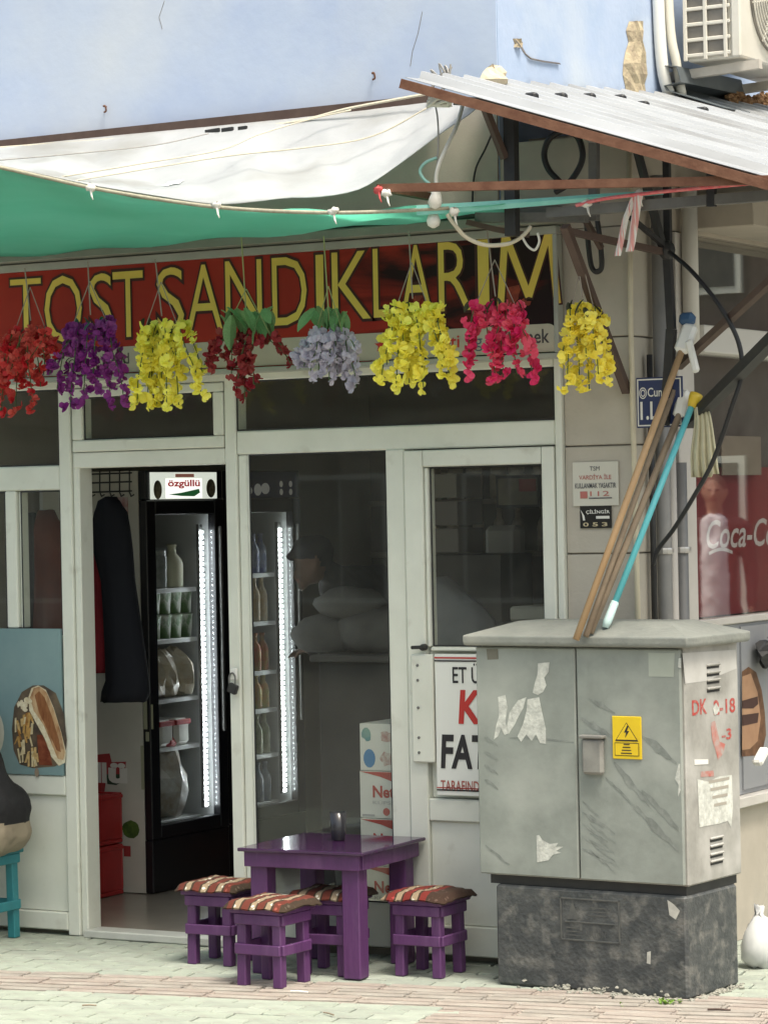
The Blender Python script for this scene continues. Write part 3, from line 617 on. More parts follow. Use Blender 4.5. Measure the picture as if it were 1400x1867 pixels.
# ------------------------------------------------------------------ sheet metal roof at the corner
YB = -.75; A = PY(740,148,YB); B = PY(1400,330,YB); SL = (B.z-A.z)/(B.x-A.x); KY = .08
def rz(X, Y): return A.z+SL*(X-A.x)+KY*(Y-YB)
rf = thing('metal_roof', 'pale corrugated metal lean-to roof with a rusty front edge at the corner', 'roof', (1.3, 0, 3.2))
m_roof = mat('roof_sheet', (.43,.445,.46), (.36,.375,.39), 4, .42, metal=.25, stretch=(.4,3,1), c3=(.23,.23,.225), scale3=2.2, lo3=.5, hi3=.75)
XR = 2.08
prof = []; y = YB+.03
while y < 2.9:
    prof += [(y,0),(y+.11,0),(y+.125,.028),(y+.155,.028),(y+.17,0)]; y += .17
def sheet(x0, x1, y0, y1, dz, nm):
    P_ = [(yy, h) for yy, h in prof if y0 <= yy <= y1]
    rows = [[Vector((x, yy, rz(x, yy)+h+dz)) for yy, h in P_] for x in np.linspace(x0, x1, 6)]
    return MB().grid(rows).build(nm, m_roof, rf, solid=.002)
for k, (y0, y1) in enumerate(((YB,.12),(.10,.97),(.95,1.82),(1.8,2.9))): sheet(UX+.02 if k else A.x-.02, XR, y0-.001, y1+.001, .012+.002*(k % 2), 'roof_panel')
mb = MB(); e0, e1 = Vector((A.x-.02, YB+.005, rz(A.x-.02, YB)-.012)), Vector((XR, YB+.005, rz(XR, YB)-.012)); mb.bar(e0, e1, .03, .036); mb.build('edge_beam', m_rust, rf)
for yy in (-.2, .5, 1.3): MB().bar((UX+.02, yy, rz(UX+.02, yy)-.05), (XR, yy, rz(XR, yy)-.05), .04, .05).build('rafter', m_brown, rf)
for xx in (.75, 1.3, 1.9): MB().bar((xx, YB+.05, rz(xx, YB)-.02), (xx, 2.6, rz(xx, 2.6)-.02), .03, .03).build('purlin', m_grey, rf)
for k, (x, y) in enumerate(((967,190),(1020,190),(1072,190),(1128,192),(1170,204),(1278,214))):
    d = ray(x, y); t = (A.z+SL*(CAM.x-A.x)+KY*(CAM.y-YB)-CAM.z)/(d.z-SL*d.x-KY*d.y); p = CAM+d*t
    MB().box(p.x-.02, p.x+.03, p.y-.02, p.y+.02, p.z, p.z+.045, .008).build('rib_end_dark', m_black, rf)  # black blocks stand in for the shaded openings at the rib ends
# grey flashing against the side wall
fl = thing('grey_flashing', 'bent dark grey sheet metal flashing lying at the roof and blue wall junction', 'flashing', PX(1260,180,UX+.1))
a0, a1 = PX(1203,152,UX+.03), PX(1322,176,UX+.03)
pf = [(0,.0,.06),(.08,0,.05),(.10,0,-.02),(.02,0,-.03),(.03,0,-.05),(.30,0,-.15)]
mb = MB(); mb.grid([[a+Vector((dx, 0, dz+.02)) for dx, _, dz in pf] for a in (a0, a0.lerp(a1,.5), a1)]); mb.build('bent_sheet', mat('flashing_grey', (.13,.15,.16), (.17,.19,.20), 6, .4, metal=.4), fl, solid=.004)
mb = MB(); rr = random.Random(9)
for k in range(80):
    p = PX(1330+rr.uniform(0,110), 216+rr.uniform(-8,10), UX+.12); p.z = rz(p.x, p.y)+.03+rr.uniform(0,.05); mb.ball(p, rr.uniform(.010,.026), rr.uniform(.012,.03), rr.uniform(.006,.016), 6, 4)
mb.jitter(.006, rr); ol = mb.solo('dry_leaf_litter', mat('dry_leaves', (.22,.11,.05), (.36,.22,.11), 40, .95), 'brown heap of dry leaves on the roof below the air conditioner', 'leaves')

# ------------------------------------------------------------------ steel frame that carries the roof
fr_ = thing('canopy_frame', 'angle iron frame of dark and rusty bars under the metal roof', 'frame', (1.1, -.4, 2.9))
def bar(nm, p, q, wd, m, par=fr_): return MB().bar(PY(*p), PY(*q), wd, wd*.9).build(nm, m, par)
bar('rusty_bar', (690,343,-.72), (1420,327,-.72), .034, m_rust)
bar('rusty_bar', (712,345,-.70), (782,358,-.45), .03, m_rust)
bar('grey_bar', (1000,388,-.40), (1440,353,-.40), .042, m_grey); bar('grey_bar', (870,396,-.36), (1070,396,-.36), .04, m_grey)
bar('post', (931,205,-.45), (934,430,-.45), .045, m_black); bar('post', (1083,250,-.3), (1083,402,-.3), .034, m_grey)
bar('brace', (884,196,-.55), (920,288,-.47), .026, m_brown)
bar('post', (1215,280,-.06), (1218,452,-.06), .026, m_black); bar('brace', (1160,268,-.2), (1208,450,-.08), .026, m_black)
bar('strut', (1030,412,-.48), (1143,714,-.02), .032, m_brown); bar('strut', (1066,398,-.3), (1096,452,-.2), .02, m_brown)
bar('brace', (1030,420,-.40), (1215,460,-.07), .028, m_brown); bar('brace', (1150,396,-.3), (1214,450,-.075), .018, m_black)
bar('hanger', (1297,290,-.41), (1297,376,-.41), .03, m_black)
bar('strut', (1236,668,.05), (1420,498,-.38), .03, m_brown)
bar('strut', (1256,772,.02), (1430,596,-.42), .046, m_black)
bar('post', (1216,450,-.065), (1224,600,-.05), .03, m_black); bar('post', (1224,600,-.05), (1213,775,-.04), .034, m_black)
mb = MB(); mb.ball(PY(1216,456,-.07), .035, .03, .04, 8, 6); mb.build('joint_plate', m_black, fr_)
for x, y, Y, q in ((905,418,-.35,(965,428)),(850,404,-.4,(905,418)),):
    bar('scrap_bar', (x, y, Y), (*q, Y+.05), .022, m_brown)
# black oval lamp bracket on the column
mb = MB(); c = PY(1083,450,-.1)
loop = [PY(x, y, -.08) for x, y in ((1068,392),(1072,440),(1077,480),(1084,494),(1094,492),(1097,478),(1094,440),(1088,396))]
mb.tube(spline(loop, 5), .011, 6); MB_l = mb.solo('black_bracket', m_black, 'black oval bracket hanging on the column beside the end of the sign', 'bracket')
# cables at the corner
wire('cable_run', [(1216,455,-.08),(1262,495,-.15),(1310,555,-.2),(1345,620,-.2),(1352,680,-.2),(1335,740,-.2),(1300,840,-.15),(1262,910,-.1),(1228,965,-.05),(1200,1002,-.03),(1190,1030,-.02)], .009, wb, 'long black cable bowing out across the side window and back to the pipes')
# vertical pipes on the corner
MB().tube([PY(1147,262,-.03), PY(1150,600,-.03), PY(1160,1000,-.03), PY(1166,1250,-.03)], .011, 8).solo('thin_pipe', mat('pipe_cream', (.66,.60,.45), (.58,.52,.38), 6, .5), 'thin cream pipe running straight down the corner column', 'pipe', smooth=True)
def vpipe(y, r, z0, z1, m, label, nm='wall_pipe'): return MB().lathe((CX+r+.012, y, z0), [(r,0),(r,z1-z0)], 10).solo(nm, m, label, 'pipe', smooth=True)
vpipe(.17, .030, .02, 3.1, mat('pipe_grey', (.22,.22,.215), (.28,.27,.26), 5, .45), 'grey downpipe nearest the corner on the column side')
vpipe(.262, .022, .02, 2.1, mat('pipe_pale', (.52,.49,.45), rough=.5), 'pale pipe between the two grey downpipes on the column side')
vpipe(.335, .028, .02, 1.98, mat('pipe_dark', (.16,.16,.16), (.2,.2,.2), 5, .45), 'darker grey downpipe nearest the side window frame')
vpipe(.105, .012, 1.0, 2.4, m_black, 'thin black conduit beside the grey downpipe on the column side')
vpipe(.46, .034, 2.45, 3.1, mat('pipe_white', (.62,.60,.55), rough=.5), 'white pipe beside the window under the metal roof')
for y in (.17, .335):
    z = PX(1200, 1010, CX).z; MB().lathe((CX+.042, y, z), [(.036,0),(.038,.006),(.038,.018),(.036,.024)], 12).solo('pipe_clamp', mat('clamp_steel', (.55,.53,.5), rough=.35, metal=.6), 'steel clamp round the %s grey pipe on the column side' % ('left' if y < .2 else 'right'), 'clamp')

# ------------------------------------------------------------------ air conditioner on the side wall
ax0 = .67; pa = PX(1246,112,ax0); AY, AZ = pa.y, pa.z; AW, AD, AH = .80, .27, .56
ac = thing('air_conditioner', 'cream outdoor air conditioner unit on brackets high on the side wall', 'air conditioner', (ax0, AY, AZ))
m_ac = mat('ac_cream', (.66,.63,.55), (.60,.57,.49), 5, .45); m_acd = mat('ac_dark', (.22,.20,.17), (.16,.15,.13), 10, .7)
MB().box(ax0+.012, ax0+AD, AY+.012, AY+AW, AZ, AZ+AH, .008).build('casing', m_ac, ac)
MB().box(ax0+.02, ax0+AD-.06, AY+.004, AY+.011, AZ+.03, AZ+AH-.03).build('side_recess', m_acd, ac)
for k in range(8): MB().box(ax0+.004, ax0+AD-.045, AY-.008, AY+.003, AZ+.015+k*.068, AZ+.031+k*.068, .003).build('grille_bar', m_ac, ac)
for k in range(3): MB().box(ax0+.004+k*.095, ax0+.022+k*.095, AY-.010, AY+.002, AZ+.0, AZ+AH, .003).build('grille_bar', m_ac, ac)
MB().box(ax0+AD-.04, ax0+AD+.004, AY-.006, AY+.010, AZ, AZ+AH, .006).build('corner_post', m_ac, ac)
fc = Vector((ax0+AD+.004, AY+.36, AZ+.30))
MB().lathe(fc, [(.245,-.003),(.245,.0)], 36, (1,0,0)).build('fan_opening', m_acd, ac)
for k in range(9):
    r = .03+k*.027; MB().tube([fc+Vector((.016, r*math.cos(t), r*math.sin(t))) for t in np.linspace(0, 2*math.pi, 41)], .0045, 5, False).build('guard_ring', m_ac, ac)
for k in range(4):
    t = k*math.pi/4+.2; MB().bar(fc+Vector((.012, .25*math.cos(t), .25*math.sin(t))), fc+Vector((.012, -.25*math.cos(t), -.25*math.sin(t))), .008).build('guard_spoke', m_ac, ac)
for yy in (AY+.08, AY+.66):
    mb = MB(); mb.bar((UX+.006, yy, AZ-.05), (ax0+AD+.06, yy, AZ-.03), .035, .04); mb.build('bracket', mat('bracket_cream', (.58,.54,.47), (.46,.42,.36), 9, .6), ac)
MB().tube(spline([(UX+.03, AY-.08, AZ+.9), (UX+.03, AY-.07, AZ+.3), (UX+.035, AY-.05, AZ-.02), (UX+.05, AY+.0, AZ-.16)], 6), .028, 8).solo('wall_pipe', m_white, 'thick white wrapped pipe dropping beside the air conditioner', 'pipe', smooth=True)
MB().tube(spline([(UX+.05, AY-.03, AZ+.9), (UX+.06, AY-.02, AZ+.2), (UX+.08, AY+.0, AZ+.0), (UX+.09, AY+.03, AZ-.14)], 6), .022, 8).solo('drain_hose', mat('hose_cream', (.70,.67,.58), rough=.5), 'cream drain hose curving below the air conditioner', 'hose', smooth=True)
# knotted wires on the wall above the roof end
mb = MB(); rr = random.Random(4); c = PY(808,140,-.08)
for k in range(4): mb.tube(spline([c+Vector((rr.uniform(-.05,.05), rr.uniform(-.03,.0), rr.uniform(-.06,.06))) for _ in range(6)], 5), .004, 5)
mb.solo('wire_tangle', wg, 'tangle of grey wire on the blue wall above the rusty roof end', 'wire')
mb = MB(); rr = random.Random(14); c = PY(800,180,-.62)
for k in range(4): mb.tube(spline([c+Vector((rr.uniform(-.06,.06), rr.uniform(-.02,.02), rr.uniform(-.03,.03))) for _ in range(6)], 5), .006, 5)
mb.solo('cord_knot', ww, 'white cord knotted round the rusty roof edge', 'cord')

# ------------------------------------------------------------------ hanging flower bunches
def petal_mesh(nm, m, rr, npet=7, curl=.8):
    V_, F_ = [], []
    for k in range(npet):
        a = 2*math.pi*k/npet*(1 if k < 5 else 1.7)+rr.uniform(-.3,.3); el = rr.uniform(-.1,.5) if k < 5 else rr.uniform(.7,1.2)
        d = Vector((math.cos(a)*math.cos(el), math.sin(a)*math.cos(el), math.sin(el))); t = Vector((-math.sin(a), math.cos(a), 0)); n_ = d.cross(t); q = rr.uniform(.8, 1.15)
        i = len(V_); V_ += [Vector((0,0,-.15)), d*.5*q+t*.44-n_*.12*curl, d*.92*q+t*.40-n_*.02, d*1.08*q-n_*-.14, d*.92*q-t*.40-n_*.02, d*.5*q-t*.44-n_*.12*curl, d*.62*q+n_*.12]
        F_ += [(i,i+1,i+6),(i+1,i+2,i+6),(i+2,i+3,i+6),(i+3,i+4,i+6),(i+4,i+5,i+6),(i+5,i,i+6)]
    me = bpy.data.meshes.new(nm); me.from_pydata([tuple(v) for v in V_], [], F_); me.materials.append(m); me.polygons.foreach_set('use_smooth', [True]*len(F_)); return me
def leaf_mesh(nm, m, rr):
    mb = MB(); n = 6; L_, Rr = [], []
    pts = []
    for k in range(n+1):
        t = k/n; wd = .22*math.sin(math.pi*min(1,t*.93+.05))**.8; z = -.25*t*t; pts.append((t, wd, z))
    mb.grid([[Vector((t, -wd_, z+.08*wd_)) for t, wd_, z in pts], [Vector((t, 0, z-.04)) for t, wd_, z in pts], [Vector((t, wd_, z+.08*wd_)) for t, wd_, z in pts]])
    me = mb.mesh(nm); me.materials.append(m); return me
def vary(m):
    "each blossom faded or deepened a little by its own random number"
    n, l = m.node_tree.nodes, m.node_tree.links
    oi = n.new('ShaderNodeObjectInfo'); hv = n.new('ShaderNodeHueSaturation'); a = n.new('ShaderNodeMapRange'); a.inputs[3].default_value = .92; a.inputs[4].default_value = 1.15; b_ = n.new('ShaderNodeMapRange'); b_.inputs[3].default_value = 1.05; b_.inputs[4].default_value = .9; hh = n.new('ShaderNodeMapRange'); hh.inputs[3].default_value = .492; hh.inputs[4].default_value = .506
    for q in (a, b_, hh): l.new(oi.outputs['Random'], q.inputs[0])
    l.new(a.outputs[0], hv.inputs['Value']); l.new(b_.outputs[0], hv.inputs['Saturation']); l.new(hh.outputs[0], hv.inputs['Hue'])
    for lk_ in list(l):
        if lk_.to_socket.name in ('Base Color', 'Color') and lk_.from_node.type == 'VALTORGB' and lk_.to_node.type != 'HUE_SAT':
            to = lk_.to_socket; src = lk_.from_socket; l.new(src, hv.inputs['Color']); l.new(hv.outputs[0], to)
m_stem = mat('stem_green', (.06,.12,.04), rough=.7)
FY = -.36
def bunch(label, col, col2, leafcol, hang, topx, ytop, ends, nleaf, fs=.026, seed=0, step=.021, leafsz=.07, leaf_y=None, extra=None):
    rr = random.Random(seed); h = PY(*hang, FY); cx = sum(topx)/2; base = PY(cx, ytop, FY)
    th = thing('hanging_flowers', label, 'flowers', base, 'artificial flower bunches hung along the awning')
    key = 'petal_%d' % seed; m1 = mat(key, col, col2, 60, .6, trans=.35); vary(m1); ms = [petal_mesh('blossom', m1, rr) for _ in range(4)]
    tie = PY(cx, ytop-22, FY)
    mb = MB(); mb.tube([h, tie], .0028, 4); mb.tube([tie+Vector((0,0,.14)), PY(topx[0]+8, ytop-4, FY)], .002, 4); mb.tube([tie+Vector((0,0,.14)), PY(topx[1]-8, ytop-4, FY)], .002, 4); mb.build('string', mat('string_green', (.34,.36,.16), rough=.9) if seed in (4,5) else mat('string_grey', (.30,.26,.22), rough=.9), th)
    lm = leaf_mesh('leaf', mat('leafmat_%d' % seed, leafcol, tuple(c*.7 for c in leafcol), 30, .6, trans=.2), rr)
    ly0 = leaf_y if leaf_y else ytop-10
    for k in range(nleaf):
        x = topx[0]+(topx[1]-topx[0])*(k+.5)/nleaf+rr.uniform(-6,6); p = PY(x, ly0+rr.uniform(-10,6), FY+rr.uniform(-.06,.06))-base
        kid('leaf', lm, th, p, (rr.uniform(-.4,.4), rr.uniform(.5,1.35), rr.uniform(0,6.28)), leafsz*rr.uniform(.8,1.2))
    n = len(ends)
    for k, (ex, ey) in enumerate(ends):
        for rep in range(2):
            sx = topx[0]+(topx[1]-topx[0])*((k+.5)/n)+rr.uniform(-5,5) if rep == 0 else ex*.5+cx*.5+rr.uniform(-10,10)
            ex2, ey2 = (ex, ey) if rep == 0 else (ex+rr.uniform(-16,16), ytop+(ey-ytop)*rr.uniform(.55,.9))
            yo = FY+rr.uniform(-.05,.05)
            pts = spline([PY(sx, ytop+rr.uniform(-6,6), yo), PY((sx*.65+ex2*.35)+rr.uniform(-4,4), ytop+(ey2-ytop)*.33, yo-.02), PY(sx*.25+ex2*.75, ytop+(ey2-ytop)*.66, yo), PY(ex2, ey2, yo)], 6)
            st = MB().tube(pts, .0022, 4).build('strand', m_stem, th)
            L_ = sum((b-a).length for a, b in zip(pts, pts[1:])); m_ = max(3, int(L_/step/1.12)); q = resample(pts, m_)
            for p in q:
                kid('blossom', rr.choice(ms), st, p-base+Vector((rr.uniform(-.017,.017), rr.uniform(-.02,.02), rr.uniform(-.008,.008))), (rr.uniform(-1.4,1.4), rr.uniform(-1.4,1.4), rr.uniform(0,6.28)), fs*1.02*rr.uniform(.7,1.2))
    return th
GL, GD = (.20,.38,.15), (.05,.09,.05)
bunch('bright red hanging flowers at the left edge of the shop sign', (.72,.07,.05), (.58,.045,.04), (.10,.05,.04), (45,488), (20,92), 606, [(2,748),(28,754),(58,748),(74,705),(92,668),(-18,745)], 4, seed=1, leafsz=.045)
bunch('purple hanging flowers under the second letter of the sign', (.34,.045,.32), (.24,.03,.23), (.05,.16,.11), (160,476), (125,205), 596, [(104,708),(128,742),(152,738),(178,712),(203,744),(226,732)], 5, seed=2, leafsz=.05)
bunch('yellow hanging flowers with one strand swinging apart to the right', (.97,.92,.16), (.93,.85,.09), (.05,.06,.03), (283,472), (258,332), 598, [(250,735),(268,744),(286,738),(304,745),(326,738),(368,722)], 6, seed=3, fs=.03, leafsz=.06)
bunch('dark red hanging flowers with a big tuft of green leaves', (.36,.03,.03), (.26,.02,.022), GL, (440,432), (400,500), 612, [(384,676),(422,688),(446,728),(462,700),(432,660),(530,662)], 18, seed=4, leafsz=.115, leaf_y=568)
bunch('small silver lavender hanging flowers with green leaves', (.68,.66,.74), (.50,.46,.58), GL, (590,430), (568,632), 608, [(554,668),(566,684),(580,690),(600,694),(615,684),(628,690),(650,706)], 11, seed=5, fs=.028, leafsz=.10, leaf_y=566)
bunch('yellow hanging flowers in front of the letters near the middle of the sign', (.97,.92,.16), (.93,.85,.09), (.05,.07,.04), (745,420), (714,790), 566, [(694,700),(722,706),(746,698),(772,706),(822,694),(806,668)], 6, seed=6, fs=.03, leafsz=.06)
bunch('hot pink hanging flowers near the right end of the sign', (.85,.06,.18), (.72,.045,.14), (.07,.09,.05), (888,420), (858,948), 562, [(852,682),(904,698),(918,690),(942,682),(972,692)], 6, seed=7, fs=.028, leafsz=.06)
bunch('yellow hanging flowers in front of the stone column', (.97,.88,.13), (.92,.78,.08), (.04,.05,.03), (1046,420), (1034,1090), 564, [(1034,708),(1056,704),(1074,710),(1092,690),(1112,694)], 6, seed=8, fs=.026, leafsz=.06)
# ------------------------------------------------------------------ purple table and stools
m_purple = mat('purple_paint', (.105,.034,.125), (.08,.027,.098), 18, .5, bump=.35, bscale=40, stretch=(1,1,.25), c3=(.17,.075,.19), scale3=9, lo3=.55, hi3=.75, detail=9)
TZ = .50; tx0, tx1, ty0, ty1 = -.345, .19, -.595, -.065
tb = thing('purple_table', 'low square purple painted wooden table outside the shopfront', 'table', ((tx0+tx1)/2, (ty0+ty1)/2, 0), rz=.05)
m_ptop = mat('purple_gloss', (.05,.016,.06), (.04,.014,.05), 14, .06, bump=.05, bscale=30)  # glossy top; its dark reflection is partly put into the colour
MB().box(tx0-.008, tx1+.012, ty0-.012, ty1+.008, TZ-.014, TZ, .003).build('table_top', m_ptop, tb)
for a, b, c, d in ((tx0+.012, tx1-.012, ty0+.006, ty0+.026), (tx0+.012, tx1-.012, ty1-.026, ty1-.006), (tx0+.006, tx0+.026, ty0+.028, ty1-.028), (tx1-.026, tx1-.006, ty0+.028, ty1-.028)):
    MB().box(a, b, c, d, TZ-.074, TZ-.0145, .002).build('apron', m_purple, tb)
for a in (tx0+.027, tx1-.102):
    for b in (ty0+.027, ty1-.102): MB().box(a, a+.075, b, b+.075, 0.003, TZ-.016, .004).build('leg', m_purple, tb)
def kilim(name, base, accent, dark, ph=0.0):
    m = bpy.data.materials.new(name); m.use_nodes = True; n, l = m.node_tree.nodes, m.node_tree.links; b = n['Principled BSDF']; b.inputs['Roughness'].default_value = .95
    tc = n.new('ShaderNodeTexCoord'); sx = n.new('ShaderNodeSeparateXYZ'); l.new(tc.outputs['Object'], sx.inputs[0])
    ma = n.new('ShaderNodeMath'); ma.operation = 'MULTIPLY_ADD'; ma.inputs[1].default_value = 3.6; ma.inputs[2].default_value = .5+ph; l.new(sx.outputs[0], ma.inputs[0])
    r = n.new('ShaderNodeValToRGB'); r.color_ramp.interpolation = 'CONSTANT'; e = r.color_ramp.elements; e[0].position = 0; e[0].color = (*dark,1); e[1].position = .07; e[1].color = (*accent,1)
    for p, c in ((.16,dark),(.19,base),(.28,dark),(.31,accent),(.42,dark),(.45,base),(.54,dark),(.57,accent),(.68,dark),(.71,base),(.80,dark),(.83,accent),(.93,dark)):
        q = e.new(p); q.color = (*c,1)
    l.new(ma.outputs[0], r.inputs[0])
    ck = n.new('ShaderNodeTexVoronoi'); ck.inputs['Scale'].default_value = 34; ck.distance = 'MANHATTAN'; l.new(tc.outputs['Object'], ck.inputs['Vector'])
    mr2_ = n.new('ShaderNodeMapRange'); mr2_.inputs[1].default_value = .25; mr2_.inputs[2].default_value = .4; l.new(ck.outputs['Distance'], mr2_.inputs[0])
    hs = n.new('ShaderNodeMix'); hs.data_type = 'RGBA'; hs.blend_type = 'MULTIPLY'; l.new(mr2_.outputs[0], hs.inputs[0]); l.new(r.outputs[0], hs.inputs[6]); hs.inputs[7].default_value = (.42,.34,.26,1); l.new(hs.outputs[2], b.inputs['Base Color'])
    t2 = n.new('ShaderNodeTexNoise'); t2.inputs['Scale'].default_value = 160; bp = n.new('ShaderNodeBump'); bp.inputs['Strength'].default_value = .4; bp.inputs['Distance'].default_value = .004; l.new(tc.outputs['Object'], t2.inputs[0]); l.new(t2.outputs[0], bp.inputs['Height']); l.new(bp.outputs[0], b.inputs['Normal'])
    return m
k1 = kilim('kilim_brown', (.68,.64,.54), (.28,.07,.05), (.10,.075,.055)); k2 = kilim('kilim_red', (.66,.61,.51), (.38,.05,.045), (.10,.06,.045), .22)
def stool(label, loc, rz, cm, w_=.20, h=.305, cush=True, m=m_purple, grp='stools round the purple table', seed=0):
    rr = random.Random(seed); st = thing('stool', label, 'stool', loc, grp, rz); hw = w_/2; t = .04
    for a in (-1,1):
        for b in (-1,1):
            mb = MB(); mb.bar((a*(hw-t/2)*1.04, b*(hw-t/2)*1.04, .001), (a*(hw-t/2), b*(hw-t/2), h-.022), t, t, (0,1,0), .004); mb.build('leg', m, st, local=True)
    for z0, z1 in ((h-.065, h-.024), (.125, .165)):
        for s_ in (-1,1):
            MB().box(-hw-.004, hw+.004, s_*(hw+.0065)-.007, s_*(hw+.0065)+.007, z0, z1, .003).build('rail', m, st, local=True)
            MB().box(s_*(hw+.0065)-.007, s_*(hw+.0065)+.007, -hw+.001, hw-.001, z0, z1, .003).build('rail', m, st, local=True)
    MB().box(-hw-.02, hw+.02, -hw-.02, hw+.02, h-.022, h, .004).build('seat', m, st, local=True)
    if cush:
        n = 14; q = hw+.04; rows = []
        for i in range(n+1):
            row = []
            for j in range(n+1):
                u, v = -1+2*i/n, -1+2*j/n; ed = max(abs(u), abs(v)); z = h+.030-.004*(u*u+v*v)+.004*math.sin(u*5+seed)*math.cos(v*4)-(.026 if ed > .93 else .008*max(0,(ed-.7)/.25))+rr.uniform(-.003,.003)
                row.append((u*q*(1.02 if ed < .95 else .99)+rr.uniform(-.002,.002), v*q+rr.uniform(-.002,.002), z))
            rows.append(row)
        mb = MB().grid(rows); mb.grid([[(x, y, min(z-.004, h+.003)) for x, y, z in r_] for r_ in rows]); mb.build('cushion', cm, st, True, True)
    return st
stool('purple stool with striped kilim cushion standing left of the purple table', (-.58,-.375,0), .05, k1, seed=1)
stool('purple stool with striped kilim cushion nearest the camera in front of the table', (-.10,-.745,0), -.03, k1, seed=2)
stool('purple stool with striped cushion tucked under the purple table behind its front leg', (-.03,-.415,0), .1, k1, seed=3)
stool('purple stool with red striped cushion standing right of the table by the grey cabinet', (.345,-.305,0), .0, k2, seed=4)
m_teal = mat('teal_paint', (.03,.22,.25), (.025,.18,.21), 14, .5, bump=.1)
stool('teal wooden stool under the seated person at the left edge', (-1.90,-.27,0), .0, None, .25, .39, False, m_teal, 'teal stools', 5)
# dark tumbler on the table
c = PZ(617, 1533, TZ); c.z = TZ+.001
MB().lathe(c, [(.024,0),(.027,.003),(.036,.112),(.034,.112),(.026,.006),(.001,.006)], 18).solo('dark_tumbler', mat('smoked_plastic', (.03,.03,.035), rough=.2), 'dark tumbler standing on the purple table', 'cup', smooth=True)

# ------------------------------------------------------------------ grey street cabinet
CY = -.45; b0, b1 = PY(873,1595,CY).x, PY(1266,1612,CY).x; CYB = CY+.44
zb, zt = PY(1070,1607,CY).z, PY(1070,1176,CY).z
cb = thing('street_cabinet', 'grey metal electrical street cabinet with torn papers on a dark plinth', 'electrical cabinet', ((b0+b1)/2, CY+.2, 0), rz=math.radians(-4))
m_cab = mat('cabinet_grey', (.29,.315,.285), (.235,.255,.23), 9, .5, bump=.12, bscale=25, c3=(.36,.38,.345), scale3=2.6, lo3=.48, hi3=.66, detail=10)
m_cabs = mat('cabinet_side_grey', (.36,.35,.32), (.28,.275,.25), 12, .5, bump=.2, bscale=30, c3=(.45,.44,.41), scale3=5, lo3=.47, hi3=.66, detail=11)  # lighter than the doors: the sunlit side is put into the colour
m_lid = mat('cabinet_lid_grey', (.27,.28,.25), (.21,.22,.20), 6, .7, bump=.3, bscale=40, c3=(.34,.34,.30), scale3=3)
m_plinth = mat('black_plinth', (.045,.05,.052), (.085,.09,.088), 14, .6, bump=.5, bscale=60, c3=(.16,.158,.145), scale3=16, lo3=.5, hi3=.68, detail=11)
MB().box(b0+.012, b1-.002, CY+.018, CYB, zb, zt, .006).build('body', m_cabs, cb)
xm = PY(1058,1390,CY).x
for a, b in ((b0, xm-.003), (xm+.003, b1-.012)): MB().box(a, b, CY, CY+.017, zb+.004, zt-.012, .005).build('cabinet_door', m_cab, cb)
MB().box(b0+.03, b1-.02, CY+.03, CYB-.01, zb-.035, zb-.001).build('base_gap', m_black, cb)
p0, p1 = PY(903,1700,CY+.01).x, b1-.012
MB().box(p0, p1, CY+.012, CYB-.02, .0, zb-.036, .01).build('plinth', m_plinth, cb)
rr = random.Random(2)
mb = MB(); ov = .036; LZ = (zt+.032, zt+.082); z0, z1, z2 = zt-.006, zt+.032, zt+.082
ring = lambda o, z: [(b0-o, CY-o, z), (b1+o, CY-o, z), (b1+o, CYB+o, z), (b0-o, CYB+o, z)]
r0, r1, r2_, r3 = ring(ov-.006, z0), ring(ov, z0+.01), ring(ov, z1), ring(-.12, z2)
mb.poly(r0[::-1]); mb.poly(r3)
for A_, B_ in ((r0,r1),(r1,r2_),(r2_,r3)):
    for k in range(4): mb.poly([A_[k], A_[(k+1)%4], B_[(k+1)%4], B_[k]])
lid = mb.build('lid', m_lid, cb); bv = lid.modifiers.new('bevel', 'BEVEL'); bv.width = .012; bv.segments = 3
# lock cover
def cpx(x, y, Y=CY): q = PY(x, y, Y); return q.x, q.z
x0, x1, z0, z1 = RY(1072,1346,1112,1412, CY); lo2 = MB().box(x0, x1, CY-.028, CY-.001, z0, z1, .01).build('lock_cover', mat('lock_grey', (.27,.265,.24), (.20,.195,.18), 12, .55), cb)
MB().box(x0-.006, x1+.006, CY-.034, CY-.001, z1+.0, z1+.012, .003).build('lock_hood', MATS['lock_grey'], lo2)
# warning plate
x0, x1, z0, z1 = RY(1126,1306,1181,1384, CY)
wp = MB().box(x0, x1, CY-.006, CY-.001, z0, z1, .002).build('warning_plate', mat('warning_yellow', (.80,.58,.02), (.72,.50,.02), 9, .4), cb); P = front(CY-.0062)
mb = MB(); xc = (x0+x1)/2; hw = (x1-x0)*.40; zt_, zb_ = z1-.022, z0+(z1-z0)*.42
def frame_tri(mb, s, d): P.shape(mb, [(xc-hw*s, zb_+(1-s)*.04), (xc+hw*s, zb_+(1-s)*.04), (xc, zb_+(1-s)*.04+(zt_-zb_)*s)], d)
frame_tri(mb, 1, .0008); zz0, zz1 = z0+.012, zb_-.006
P.rect(mb, x0+.010, x1-.010, zz0, zz1, .0008); mb.build('warning_border', mkb, wp)
mb = MB(); frame_tri(mb, .86, .0016); P.rect(mb, x0+.0125, x1-.0125, zz0+.0025, zz1-.0025, .0016); mb.build('warning_field', MATS['warning_yellow'], wp)
mb = MB(); P.shape(mb, [(xc+.004,zb_+.058),(xc-.010,zb_+.032),(xc-.001,zb_+.032),(xc-.006,zb_+.012),(xc+.012,zb_+.038),(xc+.003,zb_+.038),(xc+.010,zb_+.056)], .0024)
for k in range(4): P.rect(mb, xc-.025+.004*k, xc+.022-.003*k, zz0+.008+k*.011, zz0+.012+k*.011, .0024)
mb.build('bolt_symbol', mkb, wp)
